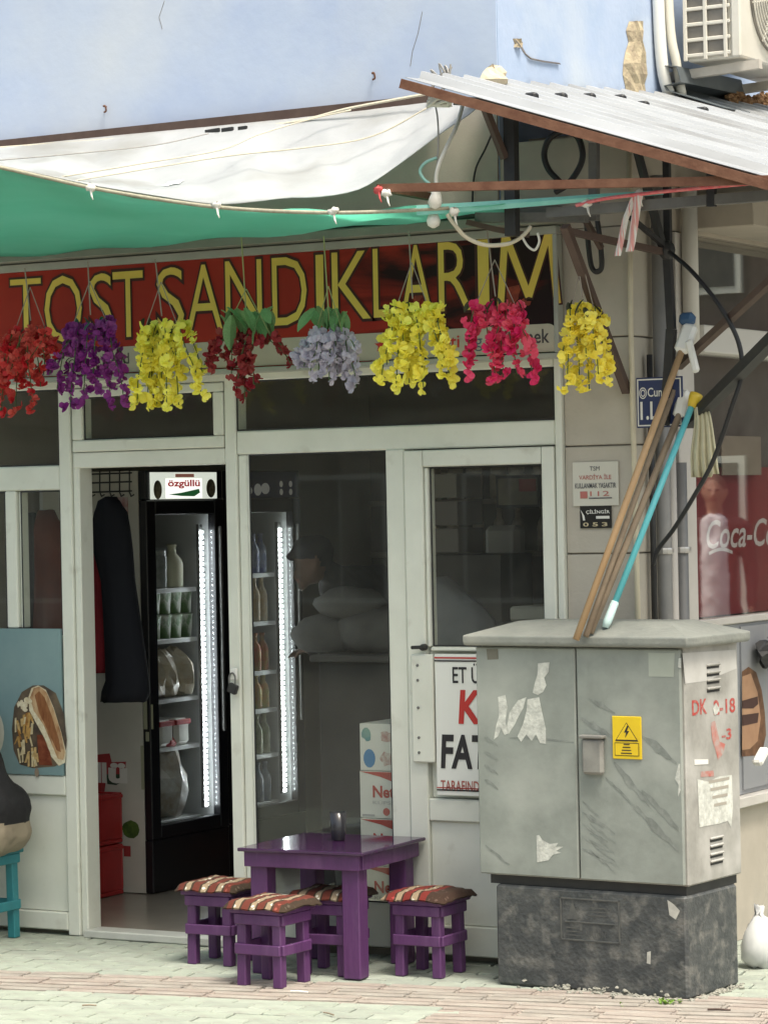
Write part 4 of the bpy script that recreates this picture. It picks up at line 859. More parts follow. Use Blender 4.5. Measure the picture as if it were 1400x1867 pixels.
# torn papers, stickers and scrapes on the doors
m_paper = mat('torn_paper', (.66,.67,.61), (.44,.45,.41), 30, .85, bump=.4, bscale=40); P = front(CY)
def torn(uv, nm='torn_paper', m=m_paper, PP=None, f=cpx, d=.0012):
    mb = MB(); (PP or P).shape(mb, [f(x, y) for x, y in uv], d); return mb.build(nm, m, cb)
torn([(984,1210),(1006,1208),(1004,1226),(996,1236),(1000,1250),(994,1262),(984,1268),(974,1264),(978,1246),(983,1230)])
torn([(908,1272),(922,1268),(926,1290),(922,1318),(928,1338),(921,1342),(914,1330),(908,1344),(900,1350),(904,1326),(910,1306)])
torn([(930,1300),(946,1278),(962,1272),(956,1292),(948,1306),(940,1322),(928,1340),(924,1330)])
torn([(964,1276),(986,1272),(992,1300),(999,1330),(999,1357),(988,1356),(980,1340),(972,1352),(962,1340),(952,1354),(945,1344),(956,1320),(962,1298)])
torn([(981,1525),(986,1524),(992,1533),(1006,1540),(1022,1538),(1018,1545),(1032,1545),(1018,1553),(1028,1556),(1012,1560),(1004,1570),(982,1574)])
torn([(1193,1190),(1243,1190),(1241,1234),(1194,1233)], 'pale_sticker', mat('pale_sticker', (.42,.45,.39), (.38,.41,.35), 9, .5))
torn([(886,1184),(908,1184),(909,1203),(888,1204)], 'old_glue_patch', mat('glue_patch', (.20,.19,.15), (.16,.15,.12), 20, .7))
torn([(1250,1392),(1253,1392),(1254,1440),(1249,1452),(1250,1430),(1243,1420),(1247,1404)]); torn([(1250,1200),(1255,1199),(1255,1218),(1249,1216)])
m_scr = mat('scrape_dark', (.17,.185,.17), (.27,.29,.265), 26, .6)
def scrape(pts, wd, seed):
    rr = random.Random(seed); mb = MB(); up_, dn = [], []
    for k, (x, y) in enumerate(pts):
        t = k/(len(pts)-1); h_ = wd*(.25+math.sin(math.pi*min(.95,t+.05)))*rr.uniform(.5,1.2); up_.append((x, y-h_)); dn.append((x, y+h_))
    for k in range(len(pts)-1): P.shape(mb, [cpx(*dn[k]), cpx(*dn[k+1]), cpx(*up_[k+1]), cpx(*up_[k])], .0009)
    mb.build('scrape', m_scr, cb)
def seg(a, b, n): return [(a[0]+(b[0]-a[0])*k/n, a[1]+(b[1]-a[1])*k/n+R.uniform(-2,2)) for k in range(n+1)]
scrape(seg((1112,1418),(1170,1475),9), 3, 1); scrape(seg((1165,1470),(1250,1550),10), 8, 2); scrape(seg((1128,1392),(1195,1470),9), 9, 3); scrape(seg((1180,1440),(1250,1512),8), 9, 4)
for k in range(5): scrape(seg((1068,1460+k*22),(1100+k*8,1490+k*22),5), 2.5, 10+k); scrape(seg((1082,1486+k*16),(1130,1520+k*18),6), 2, 20+k)
scrape(seg((1066,1310),(1126,1345),8), 7, 30); scrape(seg((1080,1272),(1130,1302),6), 5, 31); scrape(seg((1180,1340),(1246,1390),7), 8, 32)
for k in range(4): scrape(seg((882,1345+k*26),(908,1362+k*26),4), 4, 40+k)
scrape(seg((1078,1200),(1080,1230),3), 3, 50); scrape(seg((884,1545),(930,1580),5), 3, 51); scrape([(930,1347),(960,1346),(1000,1349),(1052,1354)], 2, 52)
# side face: louvres, stencil, papers
SXp = b1-.002
def spx(x, y): return CY+.018+(CYB-CY-.018)*(x-1262)/97, PX(x, y, SXp).z
P2 = side(SXp)
for ys in ((1214,1228,1242,1257),(1531,1545,1560,1573)):
    for y in ys:
        u0, z = spx(1300, y); u1, _ = spx(1324, y); mb = MB(); mb.prism([(SXp, u0, z-.012), (SXp, u1, z-.012), (SXp, u1, z+.008), (SXp, u0, z+.008)], (0,0,0)) if False else None
        g = MB().box(SXp, SXp+.009, u0, u1, z, z+.010, .004).build('louvre', m_cabs, cb); MB().box(SXp-.001, SXp+.002, u0+.004, u1-.004, z-.009, z-.001).build('slot', m_black, g)
mst = mat('stencil_red', (.42,.05,.04), (.40,.27,.24), 60, .7, lo=.45, hi=.75)
def sttext(t, x0, x1, y0, y1, bold=.02):
    u0, _ = spx(x0, (y0+y1)/2); u1, _ = spx(x1, (y0+y1)/2); _, za = spx((x0+x1)/2, y1); _, zb2 = spx((x0+x1)/2, y0); mb = MB(); P2.text(mb, t, u0, u1, za, zb2, .0012, bold=bold); mb.build('stencil_lettering', mst, cb)
sttext('DK', 1273, 1300, 1274, 1302); sttext('2-18', 1312, 1352, 1272, 1299); sttext('-3', 1326, 1344, 1326, 1346)
mb = MB(); P2.shape(mb, [spx(*q) for q in ((1306,1316),(1314,1312),(1318,1330),(1322,1350),(1332,1354),(1328,1372),(1318,1384),(1314,1366),(1308,1346))], .0010); P2.shape(mb, [spx(*q) for q in ((1286,1406),(1310,1403),(1310,1414),(1286,1416))], .0010); mb.build('red_smear', mat('smear_red', (.45,.14,.11), (.40,.34,.31), 26, .7), cb)
torn([(1280,1420),(1300,1424),(1318,1414),(1343,1410),(1344,1470),(1340,1506),(1334,1494),(1318,1500),(1282,1508)], 'torn_paper', m_paper, P2, spx)
mb = MB()
for k in range(4):
    a, b = spx(1300+k*3, 1424+k*14), spx(1338-k*2, 1419+k*13); P2.rect(mb, a[0], b[0], a[1]-.007, a[1]+.004, .002)
mb.build('paper_print', mat('faded_print', (.36,.33,.28)), cb)
torn([(1275,1384),(1300,1383),(1300,1392),(1275,1394)], 'white_label', m_white, P2, spx, .0015)
torn([(1310,1290),(1317,1280),(1322,1292),(1318,1300),(1313,1302)], 'torn_paper', m_paper, P2, spx, .0022)
torn([(1258,1190),(1355,1182),(1356,1216),(1300,1240),(1262,1246)], 'bleached_patch', mat('bleached', (.56,.55,.52), (.48,.47,.44), 8, .5), P2, spx, .0007)
# raised rectangle and lettering cast into the plinth
PYp = CY+.012; P3 = front(PYp); m_emb = mat('plinth_emboss', (.07,.075,.075), (.11,.11,.10), 20, .7)
x0, x1, z0, z1 = RY(1026,1640,1138,1718, PYp); mb = MB()
for a, b, c_, d in ((x0,x1,z0,z0+.005),(x0,x1,z1-.005,z1),(x0,x0+.005,z0,z1),(x1-.005,x1,z0,z1),(x0+.02,x1-.02,(z0+z1)/2-.012,(z0+z1)/2-.008)): mb.box(a, b, PYp-.004, PYp+.001, c_, d)
P3.text(mb, 'EATON', x0+.115, x0+.195, z0+.016, z0+.042, .004)
P3.shape(mb, [(x0+.03,(z0+z1)/2),(x0+.08,(z0+z1)/2),(x0+.055,z1-.012)], .003)
for k in range(3): P3.rect(mb, x0+.025, x0+.085, z0+.018+k*.014, z0+.023+k*.014, .003); P3.rect(mb, x0+.12, x0+.20, z1-.035-k*.014, z1-.030-k*.014, .003)
mb.build('cast_panel', m_emb, cb)
for uv in ([(1228,1640),(1240,1648),(1252,1660),(1244,1676),(1232,1668)], [(1190,1736),(1197,1734),(1196,1758),(1189,1756)]): torn(uv, 'lime_splash', mat('lime_splash', (.55,.54,.48), (.42,.41,.37), 30, .9), P3, lambda x, y: (PY(x,y,PYp).x, PY(x,y,PYp).z))
# lime and dirt along the foot of the plinth
rr = random.Random(8); mb = MB()
for k in range(190):
    if rr.random() < .72:
        u = rr.triangular(p0-.01, p1+.02, p0+(p1-p0)*.68); v = PYp-abs(rr.gauss(0,.022))-.004; zz_ = max(0, rr.gauss(0,.012)) if v > PYp-.02 else 0
    else: u, v, zz_ = p1+.004+abs(rr.gauss(0,.02)), rr.uniform(PYp-.01, CYB), 0
    r_ = rr.uniform(.003,.010)*(1.5 if rr.random() < .1 else 1); mb.ball((u, v, zz_+r_*.3), r_*1.3, r_*1.1, r_*.7, 6, 4)
mb.jitter(.003, rr); o = mb.build('mortar_crumbs', mat('lime_dirt', (.36,.35,.30), (.24,.235,.20), 60, .95, bump=.6, bscale=70), cb); o['kind'] = 'stuff'
# weed
wd_ = PZ(1218, 1832); wt_ = thing('weed', 'small bright green weed in the pavement joint before the cabinet', 'weed', wd_); lm = leaf_mesh('leaf', mat('weed_green', (.13,.24,.03), (.18,.30,.05), 40, .7, trans=.2), R)
rr = random.Random(3)
for k in range(26): kid('leaf', lm, wt_, (rr.uniform(-.035,.035), rr.uniform(-.03,.03), rr.uniform(0,.012)), (rr.uniform(-.5,.5), rr.uniform(-1.0,.1), rr.uniform(0,6.28)), rr.uniform(.018,.034))
wd2 = PZ(1130, 1832); wt2 = thing('weed', 'tiny dry weed in the joint left of the bright green weed', 'weed', wd2)
for k in range(8): kid('leaf', lm, wt2, (rr.uniform(-.015,.015), rr.uniform(-.02,.02), 0), (rr.uniform(-.5,.5), rr.uniform(-1.0,.1), rr.uniform(0,6.28)), rr.uniform(.010,.018))

# ------------------------------------------------------------------ mops and poles leaning on the cabinet
m_wood = mat('broom_wood', (.46,.31,.17), (.38,.24,.12), 8, .6, stretch=(1,1,.15)); m_wood2 = mat('old_wood', (.30,.23,.16), (.22,.17,.12), 10, .7)
def pole(label, nm, a, b, r, m, cat='broom'):
    d_ = ray(a[0], a[1]); k_ = (LZ[1]-LZ[0])/(.036+.12); A_ = CAM+d_*((LZ[0]+.014-k_*(CY-.036)+k_*CAM.y-CAM.z)/(d_.z-k_*d_.y)); B_ = PY(*b); t = thing(nm, label, cat, A_); MB().tube([A_, A_.lerp(B_,.5), B_], r, 10).build('handle', m, t, True); return t, A_, B_
lt = -.40
t, A_, B_ = pole('wooden broom with a blue and white head up, leftmost pole leaning on the cabinet', 'broom', (1050,1166,-.43), (1246,630,-.06), .0135, m_wood)
d = (B_-A_).normalized(); mb = MB(); mb.bar(B_-d*.03, B_+d*.09, .06, .04, (0,1,0), .012); mb.build('broom_head', m_white, t); mb = MB(); mb.bar(B_+d*.09+Vector((-.02,0,0)), B_+d*.14+Vector((-.03,0,.0)), .06, .045, (0,1,0), .012); mb.build('bristle_block', mat('blue_plastic', (.04,.10,.20), rough=.5), t)
mb = MB(); mb.bar(B_+d*.0+Vector((.03,-.02,.02)), B_-d*.04+Vector((.075,-.02,-.07)), .03, .02, (0,1,0), .008); mb.build('clip', m_white, t)
t, A_, B_ = pole('second wooden broom with a pale scoop head, leaning between the other poles', 'broom', (1076,1154,-.40), (1240,752,-.05), .0135, m_wood2)
d = (B_-A_).normalized(); mb = MB(); mb.bar(B_-d*.02, B_+d*.10+Vector((-.02,0,0)), .05, .03, (0,1,0), .012); mb.build('broom_head', m_white, t)
t, A_, B_ = pole('turquoise mop with yellow socket and cream cloth, rightmost pole on the cabinet', 'mop', (1104,1142,-.38), (1262,738,-.06), .0125, mat('turquoise_plastic', (.12,.50,.55), rough=.35), 'mop')
d = (B_-A_).normalized(); MB().tube([A_-d*.005, A_+d*.02, A_+d*.10], [.012,.017,.0155], 10).build('end_cap', mat('cap_white', (.60,.78,.76), rough=.4), t, True)
MB().tube([B_-d*.01, B_+d*.03, B_+d*.045], [.016,.026,.026], 10).build('socket', mat('yellow_plastic', (.66,.47,.04), rough=.4), t, True)
rows = []
for k in range(9):
    f = k/8; xl, xr, y = 1266-6*f+2*math.sin(f*7), 1290+20*f**.7, 742+f*128; rows.append([PY(xl+(xr-xl)*j/14, y-(6 if j > 10 and k == 8 else 0), -.06+.018*math.sin(j*1.6)*(.3+f)) for j in range(15)])
MB().grid(rows).build('mop_cloth', mat('cream_cloth', (.64,.60,.42), (.56,.52,.36), 12, .9, bump=.3), t, True, solid=.006)
t, A_, B_ = pole('long old wooden pole crossing behind the brooms at the corner', 'wooden_pole', (1068,1160,-.36), (1228,712,-.03), .012, m_wood2, 'pole')

# ------------------------------------------------------------------ notices on the column, street plate
def notice(nm, label, r, m, Y=-.004, par=None):
    x0, x1, z0, z1 = RY(*r, Y); t = thing(nm, label, 'notice', ((x0+x1)/2, Y, z0)); MB().box(x0, x1, Y-.003, Y, z0, z1).build('sheet', m, t); return t, front(Y-.0032), (x0, x1, z0, z1)
t, P, (x0,x1,z0,z1) = notice('paper_notice', 'white paper notice with red and black lines on the stone column', (1045,842,1128,922), mat('notice_paper', (.62,.60,.52), rough=.7))
mk_, mr_ = MB(), MB(); w_ = x1-x0; h_ = z1-z0
P.text(mk_, 'TSM', x0+w_*.38, x0+w_*.6, z0+h_*.80, z0+h_*.90); P.text(mr_, 'VARDİYA İLE', x0+w_*.14, x0+w_*.85, z0+h_*.60, z0+h_*.73, bold=.01); P.text(mk_, 'KULLANMAK YASAKTIR', x0+w_*.05, x0+w_*.95, z0+h_*.40, z0+h_*.52, bold=.015)
P.rect(mr_, x0+w_*.16, x0+w_*.32, z0+h_*.17, z0+h_*.33); P.text(mr_, '112', x0+w_*.38, x0+w_*.8, z0+h_*.22, z0+h_*.33); P.rect(mk_, x0+w_*.35, x0+w_*.86, z0+h_*.16, z0+h_*.185)
mk_.build('black_print', mat('print_faded_black', (.10,.10,.11)), t); mr_.build('red_print', mat('print_faded_red', (.46,.15,.13)), t)
t, P, (x0,x1,z0,z1) = notice('black_sticker', 'small black sticker with white lettering below the paper notice', (1058,922,1115,963), mat('sticker_black', (.015,.014,.012), rough=.4))
mk_, my_ = MB(), MB(); w_ = x1-x0; h_ = z1-z0; P.text(mk_, 'ÇİLİNGİR', x0+w_*.2, x0+w_*.96, z0+h_*.62, z0+h_*.84, bold=.02); P.rect(mk_, x0+w_*.52, x0+w_*.95, z0+h_*.42, z0+h_*.54); P.shape(mk_, [(x0+w_*.02,z0+h_*.85),(x0+w_*.15,z0+h_*.55),(x0+w_*.17,z0+h_*.35),(x0+w_*.10,z0+h_*.35),(x0+w_*.08,z0+h_*.6)]); [(P.text(q_, ch_, x0+w_*(.10+.30*k_), x0+w_*(.28+.30*k_), z0+h_*.08, z0+h_*.26, bold=.02), q_.build('yellow_print', mat('print_sand', (.55,.47,.30)), t)) for k_, ch_, q_ in ((0,'0',MB()),(1,'5',MB()),(2,'3',MB()))]
mk_.build('white_print', m_white, t)
y0, y1, z0, z1 = RX(1160,686,1247,778, CX)
q0 = PY(1161,732,-.02).x; sp = thing('street_plate', 'dark blue street name plate with white border on the corner column', 'sign', (1.2, -.03, PY(1200,778,-.02).z))
x0, x1, z0, z1 = RY(1161,687,1246,779, -.03); MB().box(x0, x1, -.036, -.03, z0, z1, .002).build('plate', mat('enamel_blue', (.035,.05,.13), rough=.35), sp); P = front(-.0364); mb = MB()
for a, b, c_, d in ((x0+.006,x1-.006,z0+.006,z0+.011),(x0+.006,x1-.006,z1-.011,z1-.006),(x0+.006,x0+.011,z0+.011,z1-.011),(x1-.011,x1-.006,z0+.011,z1-.011)): P.rect(mb, a, b, c_, d)
mb.build('border', m_white, sp); mb = MB(); P.text(mb, 'Cum', x0+.05, x0+.12, z1-.075, z1-.04, bold=.01); P.text(mb, '1.La', x0+.018, x0+.12, z0+.03, z0+.10, bold=.02); mb.build('white_lettering', m_white, sp)
mb = MB()
for rx in (.016, .010): 
    for k in range(16):
        a = 2*math.pi*k/16; b = 2*math.pi*(k+1)/16; P.shape(mb, [(x0+.03+rx*math.cos(a), z1-.06+rx*1.4*math.sin(a)), (x0+.03+rx*math.cos(b), z1-.06+rx*1.4*math.sin(b)), (x0+.03+(rx-.003)*math.cos(b), z1-.06+(rx-.003)*1.4*math.sin(b)), (x0+.03+(rx-.003)*math.cos(a), z1-.06+(rx-.003)*1.4*math.sin(a))])
mb.build('crest', m_white, sp)

# ------------------------------------------------------------------ side window round the corner
sw = thing('side_window', 'white framed shop window round the corner with a pale beam across it', 'window', (CX, 1.5, 0))
def S(nm, y0, y1, z0, z1, x0=CX-.05, x1=CX+.012, m=m_pvc, bev=.004, par=None): return MB().box(x0, x1, y0, y1, z0, z1, bev).build(nm, m, par or sw)
m_swf = mat('side_frame', (.60,.57,.53), (.54,.51,.47), 5, .5)
S('post', .40, .557, 0, 2.90, m=m_swf); S('post', 2.95, 3.1, 0, 2.90, m=m_swf)
S('beam', .56, 2.948, 2.425, 2.535, CX-.05, CX+.06, mat('beam_white', (.66,.64,.60), rough=.5)); S('soffit_box', .56, 3.2, 2.92, 3.06, CX+.002, CX+.28, m_beige)
MB().box(CX-.02, CX-.014, .558, 2.948, 1.345, 2.424).build('glass_pane', m_glass_side, sw); MB().box(CX-.02, CX-.014, .558, 2.948, 2.536, 2.90).build('glass_pane', m_glass_side, sw)
S('sill', .558, 2.948, 1.315, 1.345, m=m_swf); m_gp = mat('grey_blue_panel', (.30,.31,.325), (.26,.27,.285), 4, .5); S('lower_panel', .558, 2.948, .60, 1.313, CX-.04, CX-.004, m_gp, .002)
S('ledge', .558, 2.948, .555, .598, CX-.04, CX+.04, m_swf); S('base_panel', .558, 2.948, .0, .553, CX-.04, CX-.008, m_beige, .002)
MB().box(CX-.11, CX-.09, .5, 3.0, 1.9, 2.9).build('blind', mat('dark_blind', (.13,.125,.11), (.09,.085,.075), 5, .9), sw)
rb = thing('red_drink_poster', 'dark red poster with white script lettering behind the side window', 'poster', (CX-.06, 1.6, 1.35))
MB().box(CX-.075, CX-.06, .56, 2.9, 1.35, 1.965).build('poster_board', mat('poster_red', (.24,.018,.022), (.20,.015,.018), 3, .5), rb)
P = side(CX-.0598); mb = MB(); u0, za = PX(1284,996,CX-.06).y, PX(1350,998,CX-.06).z; u1, zb3 = PX(1432,990,CX-.06).y, PX(1350,946,CX-.06).z
P.text(mb, 'Coca-Cola', u0, u1, za, zb3, .002, bold=.012, skew=.35)
mb.build('script_lettering', mat('script_white', (.62,.58,.56), rough=.5), rb)
mb = MB(); a = [(u0+.04+k*.035, za-.022+.016*math.sin(k*.45)) for k in range(8)]
for k in range(7): P.shape(mb, [(a[k][0], a[k][1]-.004), (a[k+1][0], a[k+1][1]-.004), (a[k+1][0], a[k+1][1]+.010), (a[k][0], a[k][1]+.010)])
mb.build('swash', MATS['script_white'], rb)
y0, y1, z0, z1 = RX(1320,795,1391,866, CX-.013); nt2 = thing('window_notice', 'pale paper stuck inside the side window above the red poster', 'notice', (CX-.03,(y0+y1)/2,z0)); MB().box(CX-.026, CX-.022, y0, y1, z0, z1).build('sheet', mat('window_paper', (.30,.26,.20), (.26,.22,.17), 6, .8), nt2)
# portrait poster below the side window
pp = thing('portrait_poster', 'poster of a face in sunglasses with brown hair below the side window', 'poster', (CX, 1.3, .65)); y0 = PX(1352,1300,CX).y; MB().box(CX-.003, CX+.004, y0, y0+.75, .62, 1.30).build('sheet', mat('poster_grey', (.30,.305,.32), (.27,.275,.29), 3, .45), pp)
P = side(CX+.0042); f2 = lambda x, y: (PX(x,y,CX+.004).y, PX(x,y,CX+.004).z)
mb = MB(); P.shape(mb, [f2(*q) for q in ((1352,1225),(1364,1216),(1378,1226),(1388,1258),(1394,1300),(1396,1340),(1390,1368),(1376,1378),(1352,1380))], .001); mb.build('print_hair', mat('print_hair', (.09,.04,.02), (.20,.10,.05), 18, .5), pp)
mb = MB(); P.shape(mb, [f2(*q) for q in ((1352,1234),(1368,1228),(1380,1262),(1386,1310),(1380,1352),(1366,1366),(1352,1368))], .002); mb.build('print_skin', mat('print_skin', (.45,.27,.16), (.36,.20,.115), 8, .5), pp)
mb = MB(); P.shape(mb, [f2(*q) for q in ((1352,1278),(1380,1270),(1381,1284),(1372,1292),(1352,1292))], .003); P.shape(mb, [f2(*q) for q in ((1352,1304),(1382,1300),(1380,1318),(1352,1324))], .003); mb.build('print_sunglasses', mat('print_lens', (.06,.025,.02), rough=.4), pp)
c = PX(1405,1192,CX+.06); mb = MB(); mb.ball(c, .05, .10, .06, 8, 6).jitter(.02); mb.solo('black_cloth_bundle', m_black, 'black bundle hanging below the side window at the right edge', 'cloth')
# white carrier bag on the ground
c = PZ(1376,1768); rr = random.Random(6); mb = MB(); mb.lathe((c.x, c.y+.06, .002), [(.05,0),(.075,.03),(.08,.09),(.06,.15),(.03,.19),(.012,.205),(.02,.24)], 12).jitter(.009, rr); mb.solo('carrier_bag', mat('bag_white', (.76,.77,.76), (.66,.67,.67), 10, .5, trans=.2), 'knotted white carrier bag on the ground behind the cabinet', 'bag', smooth=True)
c = PX(1374,1385,SXp); mb = MB(); mb.bar(c+Vector((0,.03,-.02)), c+Vector((0,.11,.03)), .04, .03, bev=.008); mb.solo('white_cup', m_white, 'small white carton wedged behind the cabinet edge', 'carton')

# small litter on the pavement
for (x, y), (dx, dy), r_, m, nm, lb in (((530,1813),(.07,.01),.004,m_white,'paper_straw','white paper straw on the brown strip before the front stool'), ((590,1851),(.06,-.03),.003,m_wood2,'twig','small dark twig on the pavers before the table'), ((1290,1846),(.08,.02),.004,m_brown,'twig','dark twig on the strip before the cabinet'), ((150,1838),(.05,.02),.003,m_wood2,'twig','thin twig on the pale pavers at the left')):
    c = PZ(x, y); c.z = r_+.005; MB().tube([c, c+Vector((dx*.5, dy*.5, .002)), c+Vector((dx, dy, 0))], r_, 6).solo(nm, m, lb, 'litter')
# ------------------------------------------------------------------ inside the shop: drink coolers along the left wall
FX = -1.90; m_fb = mat('cooler_black', (.012,.012,.014), rough=.35); m_fw = mat('cooler_white_inside', (.62,.63,.62), rough=.4); m_fs = mat('cooler_white_side', (.60,.58,.50), (.54,.52,.45), 4, .45)
m_led = mat('led_light', (.90,.97,1.0), rough=.4, emit=26.0)
def fyz(x, y, X=FX): q = PX(x, y, X); return q.y, q.z
def cooler(nm, label, Y0, Y1, ztop, shelf_z, led_px, hdr, hdr_em):
    t = thing(nm, label, 'cooler', (FX-.3, (Y0+Y1)/2, .03)); z0, zd0, zd1 = .03, .30, 1.86
    MB().box(FX-.62, FX-.60, Y0, Y1, z0, ztop).build('back_wall', m_fw, t)
    MB().box(FX-.60, FX-.045, Y0, Y0+.03, z0, ztop).build('side_panel', m_fs, t); MB().box(FX-.60, FX-.045, Y1-.03, Y1, z0, ztop).build('side_panel', m_fs, t)
    MB().box(FX-.60, FX-.05, Y0+.031, Y1-.031, zd1, ztop).build('top_box', m_fb, t); MB().box(FX-.60, FX-.05, Y0+.031, Y1-.031, z0, zd0).build('motor_box', m_fb, t)
    MB().box(FX-.60, FX-.06, Y0+.031, Y0+.034, zd0+.001, zd1-.001).build('lining', m_fw, t); MB().box(FX-.60, FX-.06, Y1-.034, Y1-.031, zd0+.001, zd1-.001).build('lining', m_fw, t)
    d = MB().box(FX-.044, FX, Y0, Y0+.075, zd0-.02, zd1+.02, .004); d.box(FX-.044, FX, Y1-.075, Y1, zd0-.02, zd1+.02, .004); d.box(FX-.043, FX-.001, Y0+.076, Y1-.076, zd0-.02, zd0+.045, .004); d.box(FX-.043, FX-.001, Y0+.076, Y1-.076, zd1-.05, zd1+.02, .004); dd = d.build('cooler_door', m_fb, t)
    MB().box(FX-.025, FX-.021, Y0+.076, Y1-.076, zd0+.046, zd1-.051).build('door_glass', m_glass_fridge, dd)
    MB().box(FX+.002, FX+.022, Y1-.06, Y1-.045, .75, 1.75, .004).build('door_handle', m_grey, dd)
    MB().box(FX-.045, FX-.004, Y0, Y1, zd1+.022, ztop, .004).build('header', m_fb, t)
    MB().box(FX-.048, FX-.002, Y0+.001, Y1-.001, z0, zd0-.022, .004).build('kick_panel', m_fb, t)
    for z in shelf_z: MB().box(FX-.56, FX-.10, Y0+.036, Y1-.10, z-.022, z, .003).build('shelf', m_fw, t)
    ys = Y1-.118
    lb = MB().box(FX-.075, FX-.058, ys-.014, ys+.014, zd0+.08, zd1-.10).build('light_strip', m_grey, t)
    n = int((zd1-zd0-.2)/.026)
    me = MB().box(-.004, .004, -.007, .007, -.0062, .0062).mesh('light_diode'); me.materials.append(m_led)
    for k in range(n): kid('light_diode', me, lb, Vector((FX-.052, ys, zd0+.095+k*.026))-WLOC[t])
    return t
SHZ = [fyz(335, y)[1] for y in (1073, 1166, 1275, 1364)]+[.345]
c1 = cooler('drinks_cooler', 'black glass door cooler with a lit white header seen through the open doorway', 1.06, 1.72, 2.02, SHZ, None, None, 1)
P = side(FX-.004)
(y0, z1), (y1, z0) = fyz(272, 858), fyz(396, 918)
z1 = min(z1, 2.012); y0, y1 = 1.10, 1.66; z0 = max(z0, 1.884)
hb = MB().box(FX-.004, FX+.004, y0, y1, z0, z1).build('lit_header', mat('header_light', (.62,.66,.58), rough=.4, emit=.55), c1); P = side(FX+.0042)
mb = MB(); P.rect(mb, y0+.12, y1-.13, z0+.004, z1-.03, .001); mb.build('logo_panel', mat('logo_white', (.82,.83,.78), rough=.4, emit=.7), hb)
mb = MB(); P.text(mb, 'özgüllü', y0+.135, y1-.15, z0+.05, z1-.036, .0018, bold=.03); mb.build('logo_lettering', mat('logo_red', (.50,.035,.04), rough=.4, emit=.25), hb)
mb = MB(); P.shape(mb, [(y0+.14,z0+.022),(y0+.25,z0+.03),(y0+.40,z0+.048),(y0+.41,z0+.03),(y0+.36,z0+.012),(y0+.25,z0+.014)], .0018); mb.build('logo_leaf', mat('logo_green', (.03,.16,.05), emit=.2), hb)
mb = MB(); P.rect(mb, y0+.20, y0+.36, z1-.024, z1-.008, .0018); mb.build('small_caption', mat('caption_red', (.36,.14,.10), emit=.2), hb)
mb = MB(); P.ell(mb, y0+.05, z0+.045, .035, .045, .0018); mb.build('product_print', mat('product_print', (.40,.36,.22), (.10,.09,.07), 30, .5), hb); mb = MB(); P.ell(mb, y1-.055, z0+.05, .04, .045, .0018); mb.build('product_print', MATS['product_print'], hb)
# prints on the cooler's side that faces the street
P = front(1.0595); f3 = lambda x, y: (PY(x,y,1.0595).x, PY(x,y,1.0595).z)
mb = MB(); a, b = f3(192,1430), f3(232,1392); P.text(mb, 'ü', a[0]+.02, b[0], a[1]+.005, b[1], .002, bold=.05); P.text(mb, 'll', a[0]-.05, a[0]+.01, a[1]+.005, b[1], .002, bold=.05); mb.build('side_lettering', mat('side_white', (.70,.68,.62)), c1)
mb = MB(); P.shape(mb, [f3(*q) for q in ((160,1378),(200,1374),(204,1390),(230,1389),(228,1412),(214,1418),(194,1418),(190,1450),(160,1452))], .001); mb.build('side_logo_red', mat('logo_red_dull', (.36,.04,.04)), c1)
mb = MB(); P.shape(mb, [f3(*q) for q in ((194,1412),(231,1412),(226,1424),(212,1432),(196,1430))], .0012); mb.build('side_logo_green', mat('logo_green_dark', (.03,.06,.035)), c1)
mb = MB(); P.ell(mb, *f3(239,1513), .05, .043, .001, 20, 0, .06); mb.build('side_cabbage', mat('cabbage_green', (.10,.17,.03), (.04,.08,.015), 26), c1)
mb = MB(); a = f3(226,1562); P.rect(mb, a[0], a[0]+.04, a[1], a[1]+.05, .001); mb.build('side_red_box', mat('logo_red_dull', (.36,.04,.04)), c1)
mb = MB()
for q in ((262,1275,268,1330),(266,1335,272,1352),(258,1360,262,1440),(276,1285,279,1330)): a, b = f3(q[0],q[3]), f3(q[2],q[1]); P.rect(mb, a[0], b[0], a[1], b[1], .001)
mb.build('side_vine_print', mat('vine_print', (.36,.36,.24)), c1)
SH2 = [fyz(490, y)[1] for y in (1046, 1135, 1226, 1296, 1380)]+[.345]
c2 = cooler('drinks_cooler', 'second black cooler with a dark blue header behind the fixed glass pane', 1.78, 2.44, 2.02, SH2, None, None, 0)
hb = MB().box(FX-.004, FX+.004, 1.81, 2.40, 1.884, 2.012).build('header_print', mat('header_blue', (.025,.03,.10), (.015,.018,.05), 5, .4), c2); P = side(FX+.0042); mb = MB()
for y, z, a, b in ((2.03,1.925,.035,.03),(2.10,1.93,.04,.028),(2.25,1.912,.016,.016),(2.25,1.952,.016,.016),(2.34,1.912,.016,.016),(2.34,1.952,.016,.016),(1.95,1.92,.03,.02)):
    mb = MB(); P.ell(mb, y, z, a, b, .001); mb.build('white_emblem', mat('emblem_white', (.6,.6,.58), emit=.06), hb)

